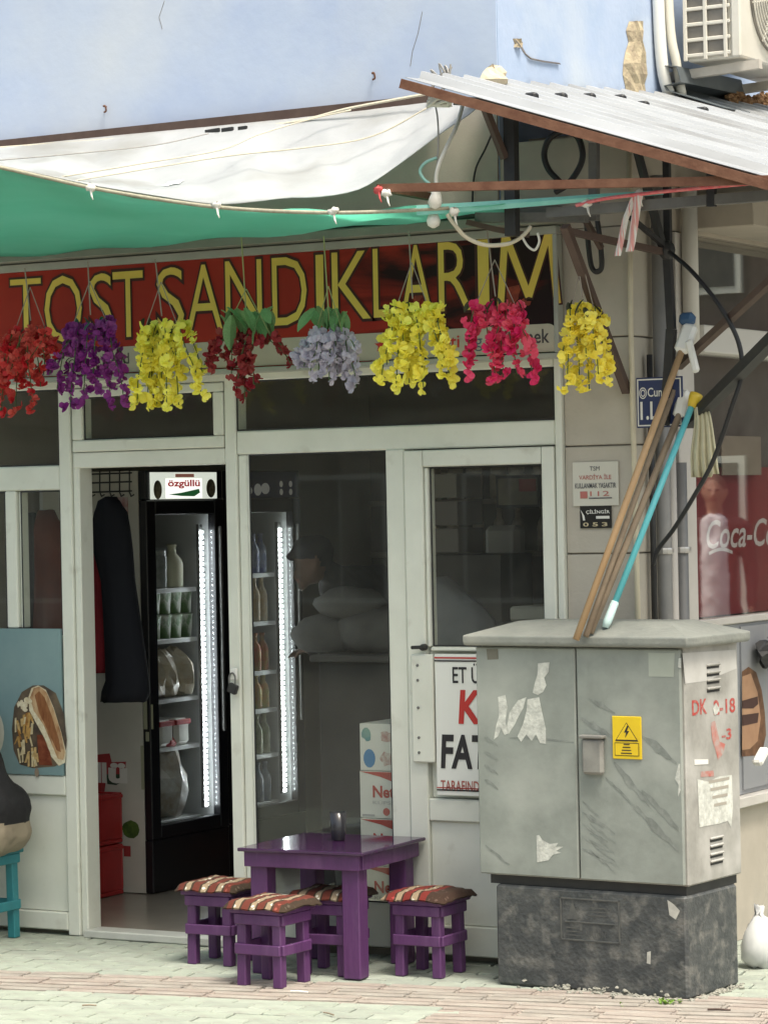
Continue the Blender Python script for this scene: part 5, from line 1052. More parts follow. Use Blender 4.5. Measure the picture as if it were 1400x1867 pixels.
# goods in the coolers
def bottle(r, h): return [(r*.9,0),(r,.006),(r,h*.55),(r*.85,h*.66),(r*.42,h*.78),(r*.38,h*.93),(r*.46,h*.935),(r*.46,h),(r*.1,h)]
def pack(mb, x, y, z, dx, dy, h, b=.006): return mb.box(x-dx/2, x+dx/2, y-dy/2, y+dy/2, z, z+h, b)
def goods(nm, label, cat, grp, mesh, m, spots):
    me = mesh; me.materials.append(m)
    for x, y, z in spots:
        o = bpy.data.objects.new(nm, me); COL.objects.link(o); o.location = (x, y, z+.001); o.rotation_euler = (0,0,R.uniform(-.15,.15)); WLOC[o] = Vector((x,y,z)); tag(o, label, cat, grp)
def lathe_mesh(prof, n=12):
    me = MB().lathe((0,0,0), prof, n).mesh('bottle'); me.polygons.foreach_set('use_smooth', [True]*len(me.polygons)); return me
Yr = [1.15, 1.25, 1.35, 1.45, 1.54]
goods('milk_bottle', 'cream bottle on the top shelf of the lit white header cooler', 'bottle', 'cream bottles on the top cooler shelf', lathe_mesh(bottle(.055,.21)), mat('cream_plastic', (.62,.60,.44), rough=.4), [(FX-.16, 1.50, SHZ[0])])
goods('glass_jar', 'dark lidded jar on the top shelf of the lit white header cooler', 'jar', 'jars on the top cooler shelf', lathe_mesh([(.045,0),(.05,.01),(.05,.15),(.045,.16),(.047,.162),(.047,.19),(.01,.19)]), mat('jar_grey', (.20,.22,.21), (.4,.42,.40), 14, .2), [(FX-.16, 1.15, SHZ[0]), (FX-.16, 1.26, SHZ[0]), (FX-.16, 1.37, SHZ[0])])
for lvl, hz in ((0, 0), (1, .118)):
    goods('drink_carton', 'green and white yoghurt drink cup in the %s row of the second cooler shelf' % ('lower', 'upper')[lvl], 'carton', '%s row of green drink cups' % ('lower', 'upper')[lvl], lathe_mesh([(.034,0),(.042,.105),(.044,.106),(.044,.114),(.01,.115)]), mat('cup_green_%d' % lvl, (.60,.62,.52), (.14,.24,.10), 11, .4, stretch=(1,1,.6), lo=.45, hi=.55), [(FX-.15, y, SHZ[1]+hz) for y in (1.13,1.22,1.31,1.40,1.49,1.58)])
rr = random.Random(21)
for k, y in enumerate((1.16, 1.28, 1.40, 1.52)):
    mb = MB(); c = Vector((FX-.17, y, SHZ[2]+.11)); mb.ball(c, .11, .075, .13, 11, 8); mb.v = [c+Vector(((v.x-c.x)*rr.uniform(.8,1.1), (v.y-c.y)*rr.uniform(.75,1.15)-(v.z-c.z)*.25, max((v.z-c.z)*rr.uniform(.85,1.1), -.108))) for v in mb.v]
    mb.solo('bread_bag', mat('bread_bag', (.46,.38,.26), (.58,.53,.44), 18, .3, coat=.4), '%s bagged loaf leaning on the third cooler shelf' % ('first', 'second', 'third', 'fourth')[k], 'bread', 'bagged loaves in the cooler')
for k, y in enumerate((1.19, 1.33, 1.47)):
    mb = MB(); pack(mb, FX-.17, y, SHZ[3]+.001, .16, .12, .13, .02); o = mb.solo('cheese_pack', mat('cheese_white', (.66,.65,.58), (.56,.55,.48), 9, .35), '%s white cheese pack with red band on the fourth cooler shelf' % ('left', 'middle', 'right')[k], 'package', 'white packs in the cooler')
    MB().box(FX-.252, FX-.087, y-.0615, y+.0615, SHZ[3]+.10, SHZ[3]+.125, .004).build('red_band', mat('band_red', (.36,.03,.03)), o)
rr = random.Random(31)
def crumple(c, rx, ry, rz_, j, n=14, m_=9):
    mb = MB(); mb.ball(c, rx, ry, rz_, n, m_); c = Vector(c); mb.v = [c+(v-c)*rr.uniform(1-j, 1+j*.6) for v in mb.v]; mb.v = [Vector((v.x, v.y, max(v.z, c.z-rz_*.8))) for v in mb.v]; return mb
crumple((FX-.2, 1.42, SHZ[4]+.165), .13, .15, .20, .16).solo('shopping_bag', mat('bag_clear', (.62,.62,.58), (.40,.33,.24), 9, .3, coat=.3), 'bulging pale plastic bag on the bottom shelf of the lit cooler', 'bag')
crumple((FX-.17, 1.36, SHZ[4]+.37), .08, .13, .05, .12).solo('red_packet', mat('band_red', (.36,.03,.03)), 'red packet lying on top of the bulging pale bag in the cooler', 'package')
for k, (y, h) in enumerate(((1.20,.15),(1.33,.12),(1.45,.15))):
    mb = MB(); pack(mb, FX-.36, y, SHZ[0]+.001, .10, .10, h, .01); mb.solo('rear_carton', mat('rear_carton_%d' % k, ((.5,.5,.46),(.3,.34,.4),(.45,.4,.25))[k], ((.2,.2,.2),(.5,.5,.5),(.3,.1,.1))[k], 12, .5), '%s carton standing at the back of the top cooler shelf' % ('left','middle','right')[k], 'carton', 'cartons at the back of the top shelf')
for k, y in enumerate((1.15,1.24,1.33,1.42,1.51)):
    mb = MB(); pack(mb, FX-.34, y, SHZ[3]+.001, .09, .085, (.17,.15,.18,.16,.15)[k], .008); mb.solo('rear_packet', mat('rear_packet_%d' % k, ((.55,.52,.44),(.42,.10,.08),(.50,.50,.48),(.22,.30,.18),(.52,.44,.20))[k], (.62,.60,.55), 16, .5), ('cream','red','white','green','yellow')[k]+' packet at the back of the fourth cooler shelf', 'package', 'packets at the back of the fourth shelf')
goods('cola_bottle', 'dark cola bottle at the left of the bottom cooler shelf', 'bottle', 'cola bottles on the bottom shelf', lathe_mesh(bottle(.04,.27)), mat('cola', (.03,.012,.01), (.30,.05,.05), 9, .2, lo=.5, hi=.55), [(FX-.13, 1.15, SHZ[4])])
cols = [((.50,.52,.55),(.08,.12,.35)), ((.45,.30,.14),(.55,.5,.4)), ((.46,.06,.05),(.40,.34,.12)), ((.50,.20,.05),(.30,.34,.10)), ((.16,.22,.10),(.42,.40,.30)), ((.40,.42,.44),(.2,.24,.3))]
ordn = ('top', 'second', 'third', 'fourth', 'fifth', 'bottom')
for s_ in range(6):
    hgt = (.20,.23,.19,.17,.2,.2)[s_]; goods('drink_bottle', 'drink bottle on the %s shelf of the dark blue header cooler' % ordn[s_], 'bottle', 'bottles on the %s shelf of the second cooler' % ordn[s_], lathe_mesh(bottle(.032,hgt)), mat('drink_%d' % s_, *cols[s_], 14, .25), [(FX-.14, y, SH2[s_]) for y in (1.85,1.92,1.99,2.06,2.13,2.20,2.27)])

# ------------------------------------------------------------------ crates, rack and coats inside the doorway
m_crate = mat('crate_red', (.42,.025,.025), (.34,.02,.02), 10, .4)
for k in range(2):
    x0, x1, y0, y1, z0 = -2.40, -2.05, .78, 1.03, .028+k*.242; h = .24
    cr = thing('drinks_crate', '%s red plastic drinks crate of the stack inside the doorway' % ('lower', 'upper')[k], 'crate', ((x0+x1)/2, (y0+y1)/2, z0), 'red crates inside the doorway')
    MB().box(x0, x1, y0, y1, z0, z0+.02, .004).build('floor', m_crate, cr)
    for a, b, c_, d in ((x0,x1,y0,y0+.012),(x0,x1,y1-.012,y1),(x0,x0+.012,y0+.013,y1-.013),(x1-.012,x1,y0+.013,y1-.013)): MB().box(a, b, c_, d, z0+.021, z0+h-.004, .004).build('wall', m_crate, cr)
    MB().box(x0-.004, x1+.004, y0-.004, y1+.004, z0+h-.03, z0+h-.012, .004).build('rim', m_crate, cr)
    MB().box(x1-.14, x1-.05, y0-.0045, y0-.001, z0+.13, z0+.18).build('hand_hole', m_black, cr)
    mb = MB(); P = front(y0-.001); P.text(mb, 'C', x1-.11, x1-.06, z0+.05, z0+.10, .003, bold=.03); mb.build('white_mark', m_white, cr)
def loft(rows, Y, dep, seed, n=18, fold=.012):
    rr = random.Random(seed); G = []; ph = rr.uniform(0, 6)
    for i, (xl, xr, y) in enumerate(rows):
        a, b = PY(xl, y, Y), PY(xr, y, Y); c = (a+b)/2; hw = (b-a).length/2; row = []
        for k in range(n+1):
            t = 2*math.pi*k/n; fr2 = 1+fold/dep*math.sin(5*t+ph+i*.25)*(.4+i/len(rows)); row.append(c+Vector((hw*math.cos(t), dep*math.sin(t)*fr2*(.5+.5*i/len(rows)), rr.uniform(-.003,.003))))
        G.append(row)
    mb = MB().grid(G); mb.poly(G[0][:-1]); mb.poly(G[-1][:-1]); return mb
loft([(198,206,906),(182,216,914),(174,230,935),(168,236,965),(172,240,1000),(188,244,1060),(192,252,1120),(195,260,1180),(197,268,1240),(190,270,1262),(188,262,1280)], .62, .09, 3).solo('hanging_jacket', mat('black_cloth', (.007,.008,.013), rough=.9, bump=.3, bscale=14), 'long black jacket hanging inside the open doorway', 'jacket', smooth=True)
loft([(150,180,1005),(150,190,1030),(150,196,1080),(152,200,1150),(154,202,1215),(156,198,1226)], .68, .06, 5).solo('red_garment', mat('red_cloth', (.30,.02,.03), (.22,.015,.022), 9, .9, bump=.3, bscale=14), 'dark red garment hanging behind the black jacket', 'garment', smooth=True)
rk = thing('wire_rack', 'black wire grid rack above the hanging jacket', 'rack', PY(200,900,.72))
for y in (862, 878, 895): MB().tube([PY(150,y+3,.72), PY(240,y,.72)], .004, 5).build('wire', m_black, rk)
for x in (165, 182, 200, 218, 236): MB().tube([PY(x,858,.72), PY(x,897,.72), PY(x+3,905,.68), PY(x+8,902,.66)], .0035, 5).build('wire', m_black, rk)
mb = MB(); a = PY(222,930,.74); mb.box(a.x-.04, a.x+.03, .74, .75, a.z-.05, a.z+.06, .002); mb.solo('pinned_card', mat('card_red', (.40,.08,.07), (.55,.5,.45), 22, .6), 'small red and white card on the wall behind the jacket', 'card')
# blurred clothes behind the left bay glass
loft([(72,96,930),(64,112,960),(66,124,1050),(64,124,1150),(60,124,1230)], .32, .08, 8).solo('hanging_red_coat', mat('rust_cloth', (.13,.035,.022), (.09,.022,.016), 7, .9), 'rust red coat hanging behind the left bay glass', 'coat', smooth=True)
loft([(44,62,935),(36,70,970),(36,74,1060),(34,74,1220)], .40, .07, 9).solo('hanging_grey_coat', mat('grey_cloth', (.06,.06,.065), (.045,.045,.05), 7, .9), 'grey coat hanging beside the rust red one behind the left bay glass', 'coat', smooth=True)

# ------------------------------------------------------------------ stack of boxes behind the glass
m_box = mat('box_white', (.70,.70,.66), (.64,.64,.60), 6, .55); m_boxr = mat('box_red', (.42,.045,.03), rough=.5); m_boxg = mat('box_grey', (.35,.35,.36), rough=.6)
bx0 = PY(657,1500,.10).x+.002; H = .193; zt = PY(690,1320,.10).z
names = ('top', 'second from the top', 'third from the top', 'fourth from the top', 'bottom')
for k in range(5):
    z1 = zt-k*(H+.003); z0 = z1-H; dx = R.uniform(-.004,.004); x0, x1 = bx0+dx, bx0+.34+dx
    bxt = thing('cardboard_box', 'white printed box with red lettering, %s in the stack behind the glass' % names[k] if k else 'white printed box with a blue seal, top of the stack behind the glass', 'box', ((x0+x1)/2, .22, z0), 'stack of sugar boxes behind the glass')
    MB().box(x0, x1, .10, .36, z0, z1, .002).build('carton', m_box, bxt); P = front(.0995)
    if k == 0:
        mb = MB(); P.ell(mb, x0+.045, z0+.05, .028, .038, .001); mb.build('blue_seal', mat('seal_blue', (.05,.20,.42)), bxt)
        mb = MB(); P.ell(mb, x0+.035, z0+.145, .022, .028, .001, 12, .3, .2); mb.build('bird_print', mat('bird_teal', (.08,.24,.28), (.2,.34,.3), 20), bxt)
        mb = MB(); P.ell(mb, x0+.13, z0+.05, .035, .03, .001, 16, 0, .25); mb.build('product_print', mat('print_pinkish', (.42,.22,.20), (.6,.55,.5), 40), bxt); mb = MB(); P.ell(mb, x0+.13, z0+.14, .035, .022, .001, 16, 0, .2); mb.build('product_print', MATS['print_pinkish'], bxt)
    else:
        mb = MB(); P.shape(mb, [(x0+.0,z1-.002),(x1,z1-.002),(x1,z1-.06),(x0+.17,z1-.045),(x0+.10,z1-.022)], .001); mb.build('red_swoosh', m_boxr, bxt)
        mb = MB(); P.text(mb, 'Net', x0+.062, x0+.165, z0+.085, z0+.135, .0014, bold=.03); mb.build('red_lettering', m_boxr, bxt)
        mb = MB(); P.text(mb, 'KÜPSE', x0+.062, x0+.165, z0+.058, z0+.075, .0014); P.rect(mb, x0+.01, x0+.07, z0+.008, z0+.016, .0014); mb.build('grey_lettering', m_boxg, bxt)
        mb = MB(); P.ell(mb, x0+.125, z0+.028, .016, .016, .0014); mb.build('red_seal', m_boxr, bxt)
if zt-5*(H+.003) > .03:
    zz = zt-5*(H+.003); MB().box(bx0, bx0+.34, .105, .36, .026, zz, .003).solo('wooden_pallet', m_wood2, 'low wooden board under the stack of boxes', 'pallet')

# ------------------------------------------------------------------ shelves and things deep in the shop
sh = thing('wall_shelf', 'long wall shelf with jars deep in the dark shop', 'shelf', (-1.8, 4.1, 1.7))
for z in (PY(620,915,4.0).z, PY(620,1008,4.0).z): MB().box(-2.4, .4, 3.98, 4.29, z-.03, z, .003).build('board', mat('shelf_board', (.30,.28,.24), rough=.6), sh)
zz = [PY(620,915,4.0).z, PY(620,1008,4.0).z]
for lvl in range(2):
    goods('storage_jar', 'jar on the %s wall shelf deep in the shop' % ('upper', 'lower')[lvl], 'jar', '%s shelf jars' % ('upper', 'lower')[lvl], lathe_mesh([(.045,0),(.05,.01),(.05,.13),(.04,.14),(.045,.142),(.045,.17),(.01,.17)] if lvl == 0 else bottle(.035,.24)), mat('jar_%d' % lvl, (.74,.70,.60), (.40,.34,.26), 10, .3), [(-2.2+k*.14+R.uniform(-.02,.02), 4.1, zz[lvl]) for k in range(14)])
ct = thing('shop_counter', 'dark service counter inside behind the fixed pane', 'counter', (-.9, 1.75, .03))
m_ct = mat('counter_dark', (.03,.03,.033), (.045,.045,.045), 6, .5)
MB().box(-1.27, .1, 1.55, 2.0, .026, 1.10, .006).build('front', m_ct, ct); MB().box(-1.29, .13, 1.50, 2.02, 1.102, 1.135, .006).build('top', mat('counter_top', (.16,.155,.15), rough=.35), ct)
for k, (x, dz, a, b, h) in enumerate(((592,0,.17,.13,.10),(690,0,.22,.15,.12),(640,.16,.19,.12,.085))):
    c = PY(x, 1150, 1.74); crumple((c.x, 1.74, 1.137+h*.8+dz), a, b, h, .09, 16, 10).solo('flour_sack', mat('sack_grey', (.22,.215,.21), (.17,.168,.165), 6, .9, bump=.3, bscale=30), ('pale grey sack at the left end of the counter', 'larger pale grey sack at the right of the counter', 'pale grey sack lying on top of the other two')[k]+' inside', 'sack', 'sacks on the counter', smooth=True)
mb = MB(); c = PY(650,1330,1.3); mb.lathe((c.x, 1.3, .026), [(.10,0),(.105,.01),(.13,.34),(.135,.34),(.135,.36),(.12,.36),(.10,.02)], 16); mb.solo('grey_bucket', mat('bucket_grey', (.16,.18,.17), rough=.5), 'grey bucket standing before the dark counter', 'bucket', smooth=True)
mb = MB(); c = PZ(598,1592,.03); mb.lathe((c.x, c.y+.1, .026), [(.12,0),(.15,.05),(.15,.09),(.13,.10),(.12,.03)], 14); mb.solo('orange_basin', mat('basin_orange', (.55,.14,.03), rough=.4), 'orange plastic basin on the floor behind the purple table', 'basin', smooth=True)
# things behind the door glass
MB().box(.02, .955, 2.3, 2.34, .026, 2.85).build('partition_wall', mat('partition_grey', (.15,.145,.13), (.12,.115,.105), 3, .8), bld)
x0, x1, z0, z1 = RY(882,958,945,1086, 2.2); dp = thing('wall_dispenser', 'white wall mounted towel dispenser behind the door glass', 'dispenser', ((x0+x1)/2, 2.25, z0)); m_dp = mat('dispenser_white', (.36,.36,.34), rough=.4)
MB().box(x0, x1, 2.2, 2.298, z0+.04, z1, .025).build('case', m_dp, dp); MB().lathe(((x0+x1)/2-.01, 2.199, z0+.12), [(.025,0),(.03,.006),(.012,.008)], 14, (0,-1,0)).build('knob', m_black, dp); MB().box(x0+.02, x1-.02, 2.19, 2.25, z0, z0+.038, .006).build('tray', m_dp, dp)
x0, x1, z0, z1 = RY(903,866,984,926, 2.28); pf_ = thing('wall_picture', 'small framed picture high on the wall behind the door glass', 'picture', ((x0+x1)/2, 2.29, z0)); MB().box(x0, x1, 2.285, 2.299, z0, z1, .002).build('frame', m_black, pf_); MB().box(x0+.015, x1-.015, 2.282, 2.284, z0+.015, z1-.015).build('print', mat('picture_print', (.22,.20,.13), (.10,.09,.08), 7, .5), pf_)
MB().box(x0+.13, x1-.02, 2.278, 2.281, z1-.08, z1-.02).build('red_print', mat('picture_red', (.25,.03,.03)), pf_)
for k in range(3):
    x0, x1, z0, z1 = RY(787,862+k*50,832+k*2,908+k*50, 1.6); z1 -= .004; MB().box(x0, x1, 1.6, 1.85, z0, z1, .004).solo('storage_box', mat('storage_box_%d' % k, ((.24,.23,.21),(.18,.17,.17),(.21,.20,.20))[k], rough=.7), 'dim storage box, %s of the pile behind the door glass' % ('top', 'middle', 'bottom')[k], 'box', 'storage boxes behind the door')
x0, x1, z0, z1 = RY(787,1010,832,1330, 1.6); MB().box(x0-.02, x1+.25, 1.58, 1.9, .026, PY(810,1010,1.6).z-.003, .004).solo('storage_chest', m_ct, 'dark chest under the pile of boxes behind the door glass', 'chest')
loft([(800,806,1052),(790,826,1066),(770,850,1086),(760,880,1106),(752,898,1130),(750,905,1160),(748,910,1220)], .70, .16, 12, fold=.03).solo('cloth_heap', mat('grey_sheet', (.30,.30,.31), (.24,.24,.25), 5, .9, bump=.3, bscale=10), 'draped pale grey cloth behind the door glass', 'cloth', smooth=True)
x0, x1, z0, z1 = RY(928,1106,1012,1134, .5); mb = MB(); mb.box(x0, x1, .5, .8, z0, z1, .01); mb.solo('small_basin', mat('basin_pale', (.40,.39,.34), rough=.4), 'pale basin at the foot of the door glass', 'basin')
MB().box(x0-.05, min(x1+.2, .93), .48, .82, .026, z0-.003, .004).solo('low_cupboard', m_ct, 'dark cupboard under the pale basin behind the door', 'cupboard')

# ------------------------------------------------------------------ people
def person(name, label, caps, balls, mats, voxel=.014, smooth_it=4):
    "caps: (p, q, r1, r2, tag); one continuous remeshed body, coloured by the nearest limb"
    mb = MB()
    for p, q, r1, r2, tg in caps:
        p, q = Vector(p), Vector(q); mb.tube([p, p.lerp(q,.5), q], [r1, (r1+r2)/2, r2], 12); mb.ball(p, r1, n=12, m=8); mb.ball(q, r2, n=12, m=8)
    for c, rx, ry, rz_, tg in balls: mb.ball(c, rx, ry, rz_, 14, 10)
    base = Vector((sum(v.x for v in mb.v)/len(mb.v), sum(v.y for v in mb.v)/len(mb.v), min(v.z for v in mb.v)))
    me = bpy.data.meshes.new(name); me.from_pydata([tuple(v-base) for v in mb.v], [], mb.f)
    o = bpy.data.objects.new(name, me); COL.objects.link(o); md = o.modifiers.new('r', 'REMESH'); md.mode = 'VOXEL'; md.voxel_size = voxel
    tx_ = bpy.data.textures.new('folds', 'CLOUDS'); tx_.noise_scale = .09; tx_.noise_depth = 2
    ms = o.modifiers.new('s', 'SMOOTH'); ms.iterations = smooth_it; ms.factor = .5
    dm = o.modifiers.new('d', 'DISPLACE'); dm.texture = tx_; dm.strength = .022; dm.mid_level = .5
    bpy.context.view_layer.update(); dg = bpy.context.evaluated_depsgraph_get(); me2 = bpy.data.meshes.new_from_object(o.evaluated_get(dg)); o.modifiers.clear(); o.data = me2; bpy.data.meshes.remove(me)
    tags = list(mats); me2.materials.clear()
    for t in tags: me2.materials.append(mats[t])
    n = len(me2.polygons); C_ = np.zeros(n*3); me2.polygons.foreach_get('center', C_); C_ = C_.reshape(n,3)+np.array(base); best = np.full(n, 1e9); idx = np.zeros(n, int)
    for p, q, r1, r2, tg in caps:
        p, q = np.array(p, float), np.array(q, float); d = q-p; L2 = max(d@d, 1e-9); t = np.clip(((C_-p)@d)/L2, 0, 1); dist = np.linalg.norm(C_-(p+t[:,None]*d), axis=1)-(r1+(r2-r1)*t)
        k = dist < best; best[k] = dist[k]; idx[k] = tags.index(tg)
    for c, rx, ry, rz_, tg in balls:
        e = np.array([rx, ry, rz_]); dist = (np.linalg.norm((C_-np.array(c, float))/e, axis=1)-1)*e.min(); k = dist < best; best[k] = dist[k]; idx[k] = tags.index(tg)
    me2.polygons.foreach_set('material_index', idx.astype(np.int32)); me2.polygons.foreach_set('use_smooth', [True]*n); me2.update()
    o.location = base; return tag(o, label, 'person')
def head(balls, caps, c, fd, s=1.0, hair='hair', skin='skin'):
    c = Vector(c); f = Vector(fd).normalized(); u = Vector((0,0,1)); r = f.cross(u).normalized()
    balls.append((c, .078*s, .085*s, .11*s, skin)); balls.append((c-f*.022*s+u*.028*s, .088*s, .09*s, .10*s, hair))
    caps.append((c+f*.08*s+u*.02*s, c+f*.105*s-u*.022*s, .010*s, .016*s, skin)); caps.append((c+f*.055*s-u*.075*s, c+f*.06*s-u*.09*s, .03*s, .028*s, skin))
    for k in (-1,1):
        balls.append((c+r*.082*s*k-f*.0, .014*s, .02*s, .03*s, skin)); balls.append((c+f*.078*s+r*.032*s*k+u*.016*s, .012*s, .012*s, .009*s, 'dark'))
    caps.append((c+f*.088*s-r*.022*s-u*.052*s, c+f*.088*s+r*.022*s-u*.052*s, .008*s, .008*s, 'lip'))
def hand(caps, wrist, d, side_, tg='skin'):
    w_ = Vector(wrist); d = Vector(d).normalized(); s_ = Vector(side_).normalized(); n = d.cross(s_).normalized()
    for k in range(4):
        b = w_+d*.07+s_*(-.03+.02*k); caps.append((w_+d*.01+s_*(-.02+.013*k), b, .015, .012, tg)); L = (.06,.07,.066,.052)[k]
        m1 = b+d*L*.5+n*.012; caps.append((b, m1, .009, .009, tg)); caps.append((m1, m1+d*L*.4+n*.02, .009, .008, tg))
    t0 = w_+d*.02-s_*.025; t1 = t0+d*.035-s_*.028+n*.01; caps.append((t0, t1, .013, .011, tg)); caps.append((t1, t1+d*.03+n*.008, .011, .009, tg))
sk = mat('skin', (.42,.25,.17), (.38,.22,.15), 20, .55); dkm = mat('eye_dark', (.02,.015,.012)); lip = mat('lip', (.34,.15,.12)); hr = mat('dark_hair', (.02,.016,.014), (.035,.028,.022), 60, .7)
# seated person at the left edge, seen from behind: black top, khaki trousers
hp = Vector((-1.79,-.28,.475)); ch = Vector((-1.99,-.30,.90)); nk = Vector((-2.10,-.30,1.07)); hd = Vector((-2.19,-.30,1.22))
caps = [(hp+Vector((0,-.06,0)), hp+Vector((0,.08,0)), .115, .11, 'khaki'), (hp+Vector((-.045,0,.12)), ch, .14, .145, 'black'), (ch+Vector((0,-.14,.03)), ch+Vector((0,.14,.03)), .10, .10, 'black'), (ch, nk, .10, .06, 'black'), (nk, hd, .055, .055, 'skin'), (hp+Vector((-.005,-.05,.085)), hp+Vector((-.005,.07,.085)), .124, .124, 'black')]
sh1, sh2 = ch+Vector((-.01,-.19,.05)), ch+Vector((-.01,.19,.05))
for s_, el, wr in ((sh1, Vector((-2.27,-.54,.66)), Vector((-2.45,-.42,.60))), (sh2, Vector((-2.29,-.04,.66)), Vector((-2.47,-.16,.60)))):
    caps += [(s_, el, .06, .045, 'black'), (el, wr, .045, .032, 'black')]; hand(caps, wr, (-1,0,-.2), (0,1,0))
for hp_, kn, an, toe in ((hp+Vector((0,-.07,0)), Vector((-2.10,-.58,.47)), Vector((-1.56,-.70,.10)), Vector((-1.70,-.73,.045))), (hp+Vector((0,.09,0)), Vector((-2.27,-.20,.49)), Vector((-2.25,-.20,.10)), Vector((-2.43,-.21,.045)))):
    caps += [(hp_, kn, .10, .07, 'khaki'), (kn, an, .065, .05, 'khaki'), (an+Vector((.02,0,-.05)), toe, .042, .038, 'shoe')]
balls = []; head(balls, caps, hd+Vector((-.03,0,.05)), (-1,0,-.1))
person('person', 'person in black top and khaki trousers seated at the left edge', caps, balls, {'black': mat('black_shirt', (.012,.012,.014), (.02,.02,.022), 9, .9, bump=.2, bscale=20), 'khaki': mat('khaki_cloth', (.33,.28,.20), (.28,.235,.17), 8, .9, bump=.25, bscale=24), 'skin': sk, 'hair': hr, 'dark': dkm, 'lip': lip, 'shoe': mat('shoe_beige', (.45,.40,.33), rough=.6)}, .011)
# person behind the counter, leaning forward with a cap
PYi = lambda x, y, Y: PY(x, y, Y)
hd = PYi(568,1025,2.0); ch = PYi(650,1085,2.36); pv = PYi(735,1170,2.55); caps, balls = [], []
caps += [(pv, ch, .15, .15, 'grey'), (ch+Vector((-.03,-.12,.05)), ch+Vector((.05,.14,.05)), .105, .10, 'grey'), (ch+Vector((0,0,.03)), hd+Vector((.02,.03,-.02)), .075, .055, 'grey'), (pv+Vector((0,0,-.02)), pv+Vector((.0,.0,-.12)), .15, .14, 'apron')]
for s_, el, wr in ((ch+Vector((-.03,-.17,.04)), PYi(640,1150,2.12), PYi(585,1180,1.95)), (ch+Vector((-.06,.16,.03)), PYi(590,1150,2.40), PYi(570,1184,2.1))):
    caps += [(s_, el, .065, .05, 'grey'), (el, wr, .05, .036, 'grey')]; hand(caps, wr, (-1,-.2,-.1), (0,1,0))
for k in (-1,1): caps += [(pv+Vector((.0,.09*k,-.1)), Vector((pv.x-.02, pv.y+.1*k, .55)), .11, .08, 'trouser'), (Vector((pv.x-.02, pv.y+.1*k, .55)), Vector((pv.x, pv.y+.1*k, .11)), .075, .05, 'trouser'), (Vector((pv.x, pv.y+.1*k, .07)), Vector((pv.x-.16, pv.y+.1*k, .06)), .042, .04, 'trouser')]
head(balls, caps, hd, (-.55,-.65,-.45)); balls.append((hd+Vector((0,.01,.06)), .105, .11, .075, 'hair')); caps.append((hd+Vector((-.05,-.06,.05)), hd+Vector((-.075,-.09,.03)), .03, .02, 'hair'))
person('person', 'person in a dark cap and grey sweater leaning over the counter inside', caps, balls, {'grey': mat('grey_sweater', (.085,.085,.09), (.06,.06,.065), 10, .9), 'apron': mat('pale_apron', (.20,.20,.19), rough=.9), 'trouser': mat('dark_trouser', (.02,.02,.025), rough=.9), 'skin': mat('skin_shaded', (.20,.115,.08), rough=.6), 'hair': mat('cap_dark', (.035,.035,.045), rough=.9), 'dark': dkm, 'lip': lip}, .014)  # skin and clothes darkened: the indoor shade is put into their colours
# passer-by standing in the side street, mirrored in the side window
vp = CAM+ray(1303, 897)*20.5; rx_ = 2*(CX-.014)-vp.x; g = Vector((rx_, vp.y, 0)); hz = vp.z
fd = Vector((-.35,-.94,0)).normalized(); rt = fd.cross(Vector((0,0,1))).normalized(); caps, balls = [], []
hd = g+Vector((0,0,hz)); nk = hd-Vector((0,0,.15)); ch = hd-Vector((0,0,.42)); pv = hd-Vector((0,0,.86))
caps += [(hd-Vector((0,0,.05)), nk-Vector((0,0,.05)), .055, .06, 'skin'), (nk-Vector((0,0,.1)), ch, .10, .15, 'jacket'), (ch, pv, .155, .14, 'jacket'), (nk-Vector((0,0,.1))-rt*.16, nk-Vector((0,0,.1))+rt*.16, .075, .075, 'jacket')]
caps.append((ch+fd*.12, pv+fd*.10, .085, .085, 'shirt'))
for k in (-1,1): caps.append((nk-Vector((0,0,.05))+fd*.07+rt*.04*k, ch+fd*.10+rt*.04*k, .045, .06, 'shirt')); caps.append((ch+fd*.10+rt*.04*k, pv+fd*.085+rt*.035*k, .06, .065, 'shirt'))
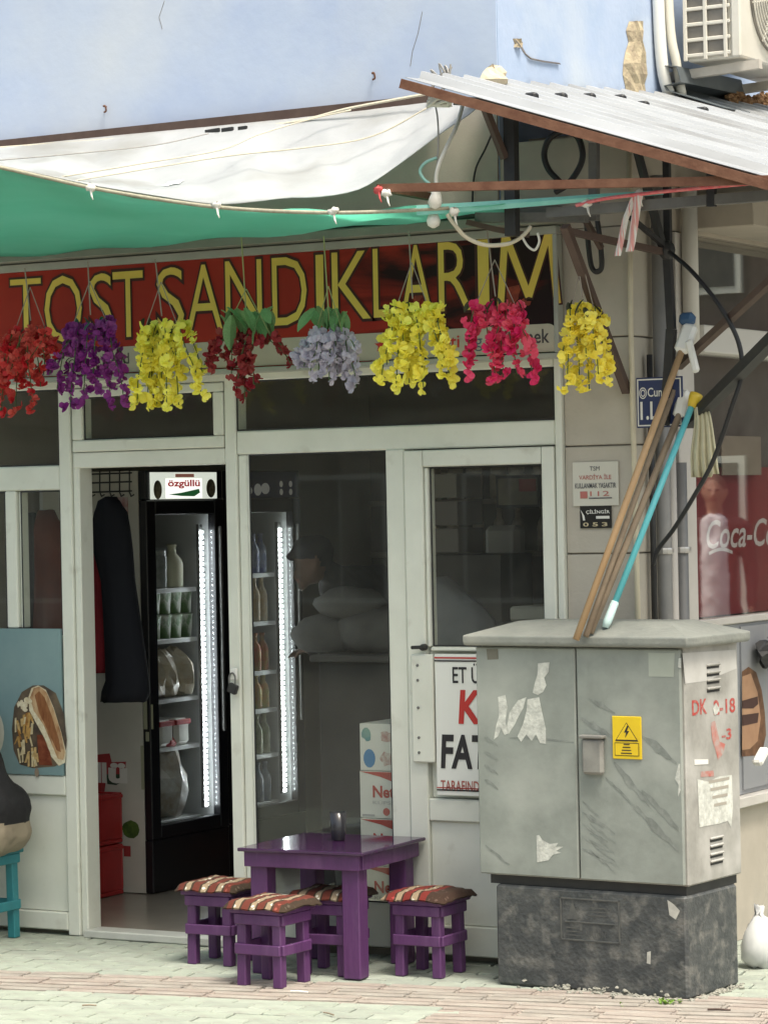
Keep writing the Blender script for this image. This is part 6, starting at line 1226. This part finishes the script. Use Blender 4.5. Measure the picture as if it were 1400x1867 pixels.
for s_ in (-1,1):
    sh_ = nk-Vector((0,0,.11))+rt*.20*s_; el = sh_+rt*.05*s_-Vector((0,0,.30)); wr = el+fd*.08-Vector((0,0,.24)); caps += [(sh_, el, .062, .05, 'jacket'), (el, wr, .05, .036, 'jacket')]; hand(caps, wr, (fd*.2-Vector((0,0,1))), fd)
    kn = pv+rt*.10*s_-Vector((0,0,.46)); an = Vector((kn.x, kn.y, .10)); caps += [(pv+rt*.09*s_, kn, .10, .075, 'trouser'), (kn, an, .07, .05, 'trouser'), (Vector((an.x, an.y, .05)), Vector((an.x, an.y, .05))+fd*.17, .045, .042, 'trouser')]
head(balls, caps, hd, fd)
person('person', 'man in a dark jacket and open white shirt, mirrored in the side window', caps, balls, {'jacket': mat('jacket_dark', (.04,.02,.022), rough=.9), 'shirt': mat('white_shirt', (.80,.78,.80), rough=.8), 'trouser': MATS['dark_trouser'], 'skin': sk, 'hair': mat('short_hair', (.12,.075,.055), rough=.8), 'dark': dkm, 'lip': lip}, .014)

# ------------------------------------------------------------------ houses across the streets, which the shop glass mirrors
def house(label, x0, x1, y0, y1, h, m, face):
    t = thing('apartment_house', label, 'building', ((x0+x1)/2, (y0+y1)/2, 0)); MB().box(x0, x1, y0, y1, -.02, h).build('wall', m, t)
    MB().box(x0-.2, x1+.2, y0-.2, y1+.2, h+.002, h+.25).build('roof_slab', m_brown, t)
    yf = y1 if face > 0 else y0; n = int((x1-x0)/2.2)
    for r_ in range(int(h/2.9)):
        for k in range(n):
            xc = x0+(k+.5)*(x1-x0)/n; z = .7+r_*2.9; f_ = MB().box(xc-.62, xc+.62, yf-.05, yf+.05, z, z+1.5).build('window', m_pvc, t)
            MB().box(xc-.56, xc-.02, yf-.06, yf+.06, z+.06, z+1.44).build('pane', mat('far_pane', (.03,.035,.04), rough=.1), f_); MB().box(xc+.02, xc+.56, yf-.06, yf+.06, z+.06, z+1.44).build('pane', MATS['far_pane'], f_)
house('brown rendered apartment house across the main street, mirrored in the shop glass', -26, -1.5, -27, -19, 8.5, mat('brown_render', (.16,.125,.09), (.13,.10,.07), 2, .9), 1)
house('dark red brick house across the side street, mirrored in the side window', 3.2, 22, 13, 20, 8.0, mat('dark_brick', (.075,.05,.042), (.06,.04,.034), 3, .9), -1)
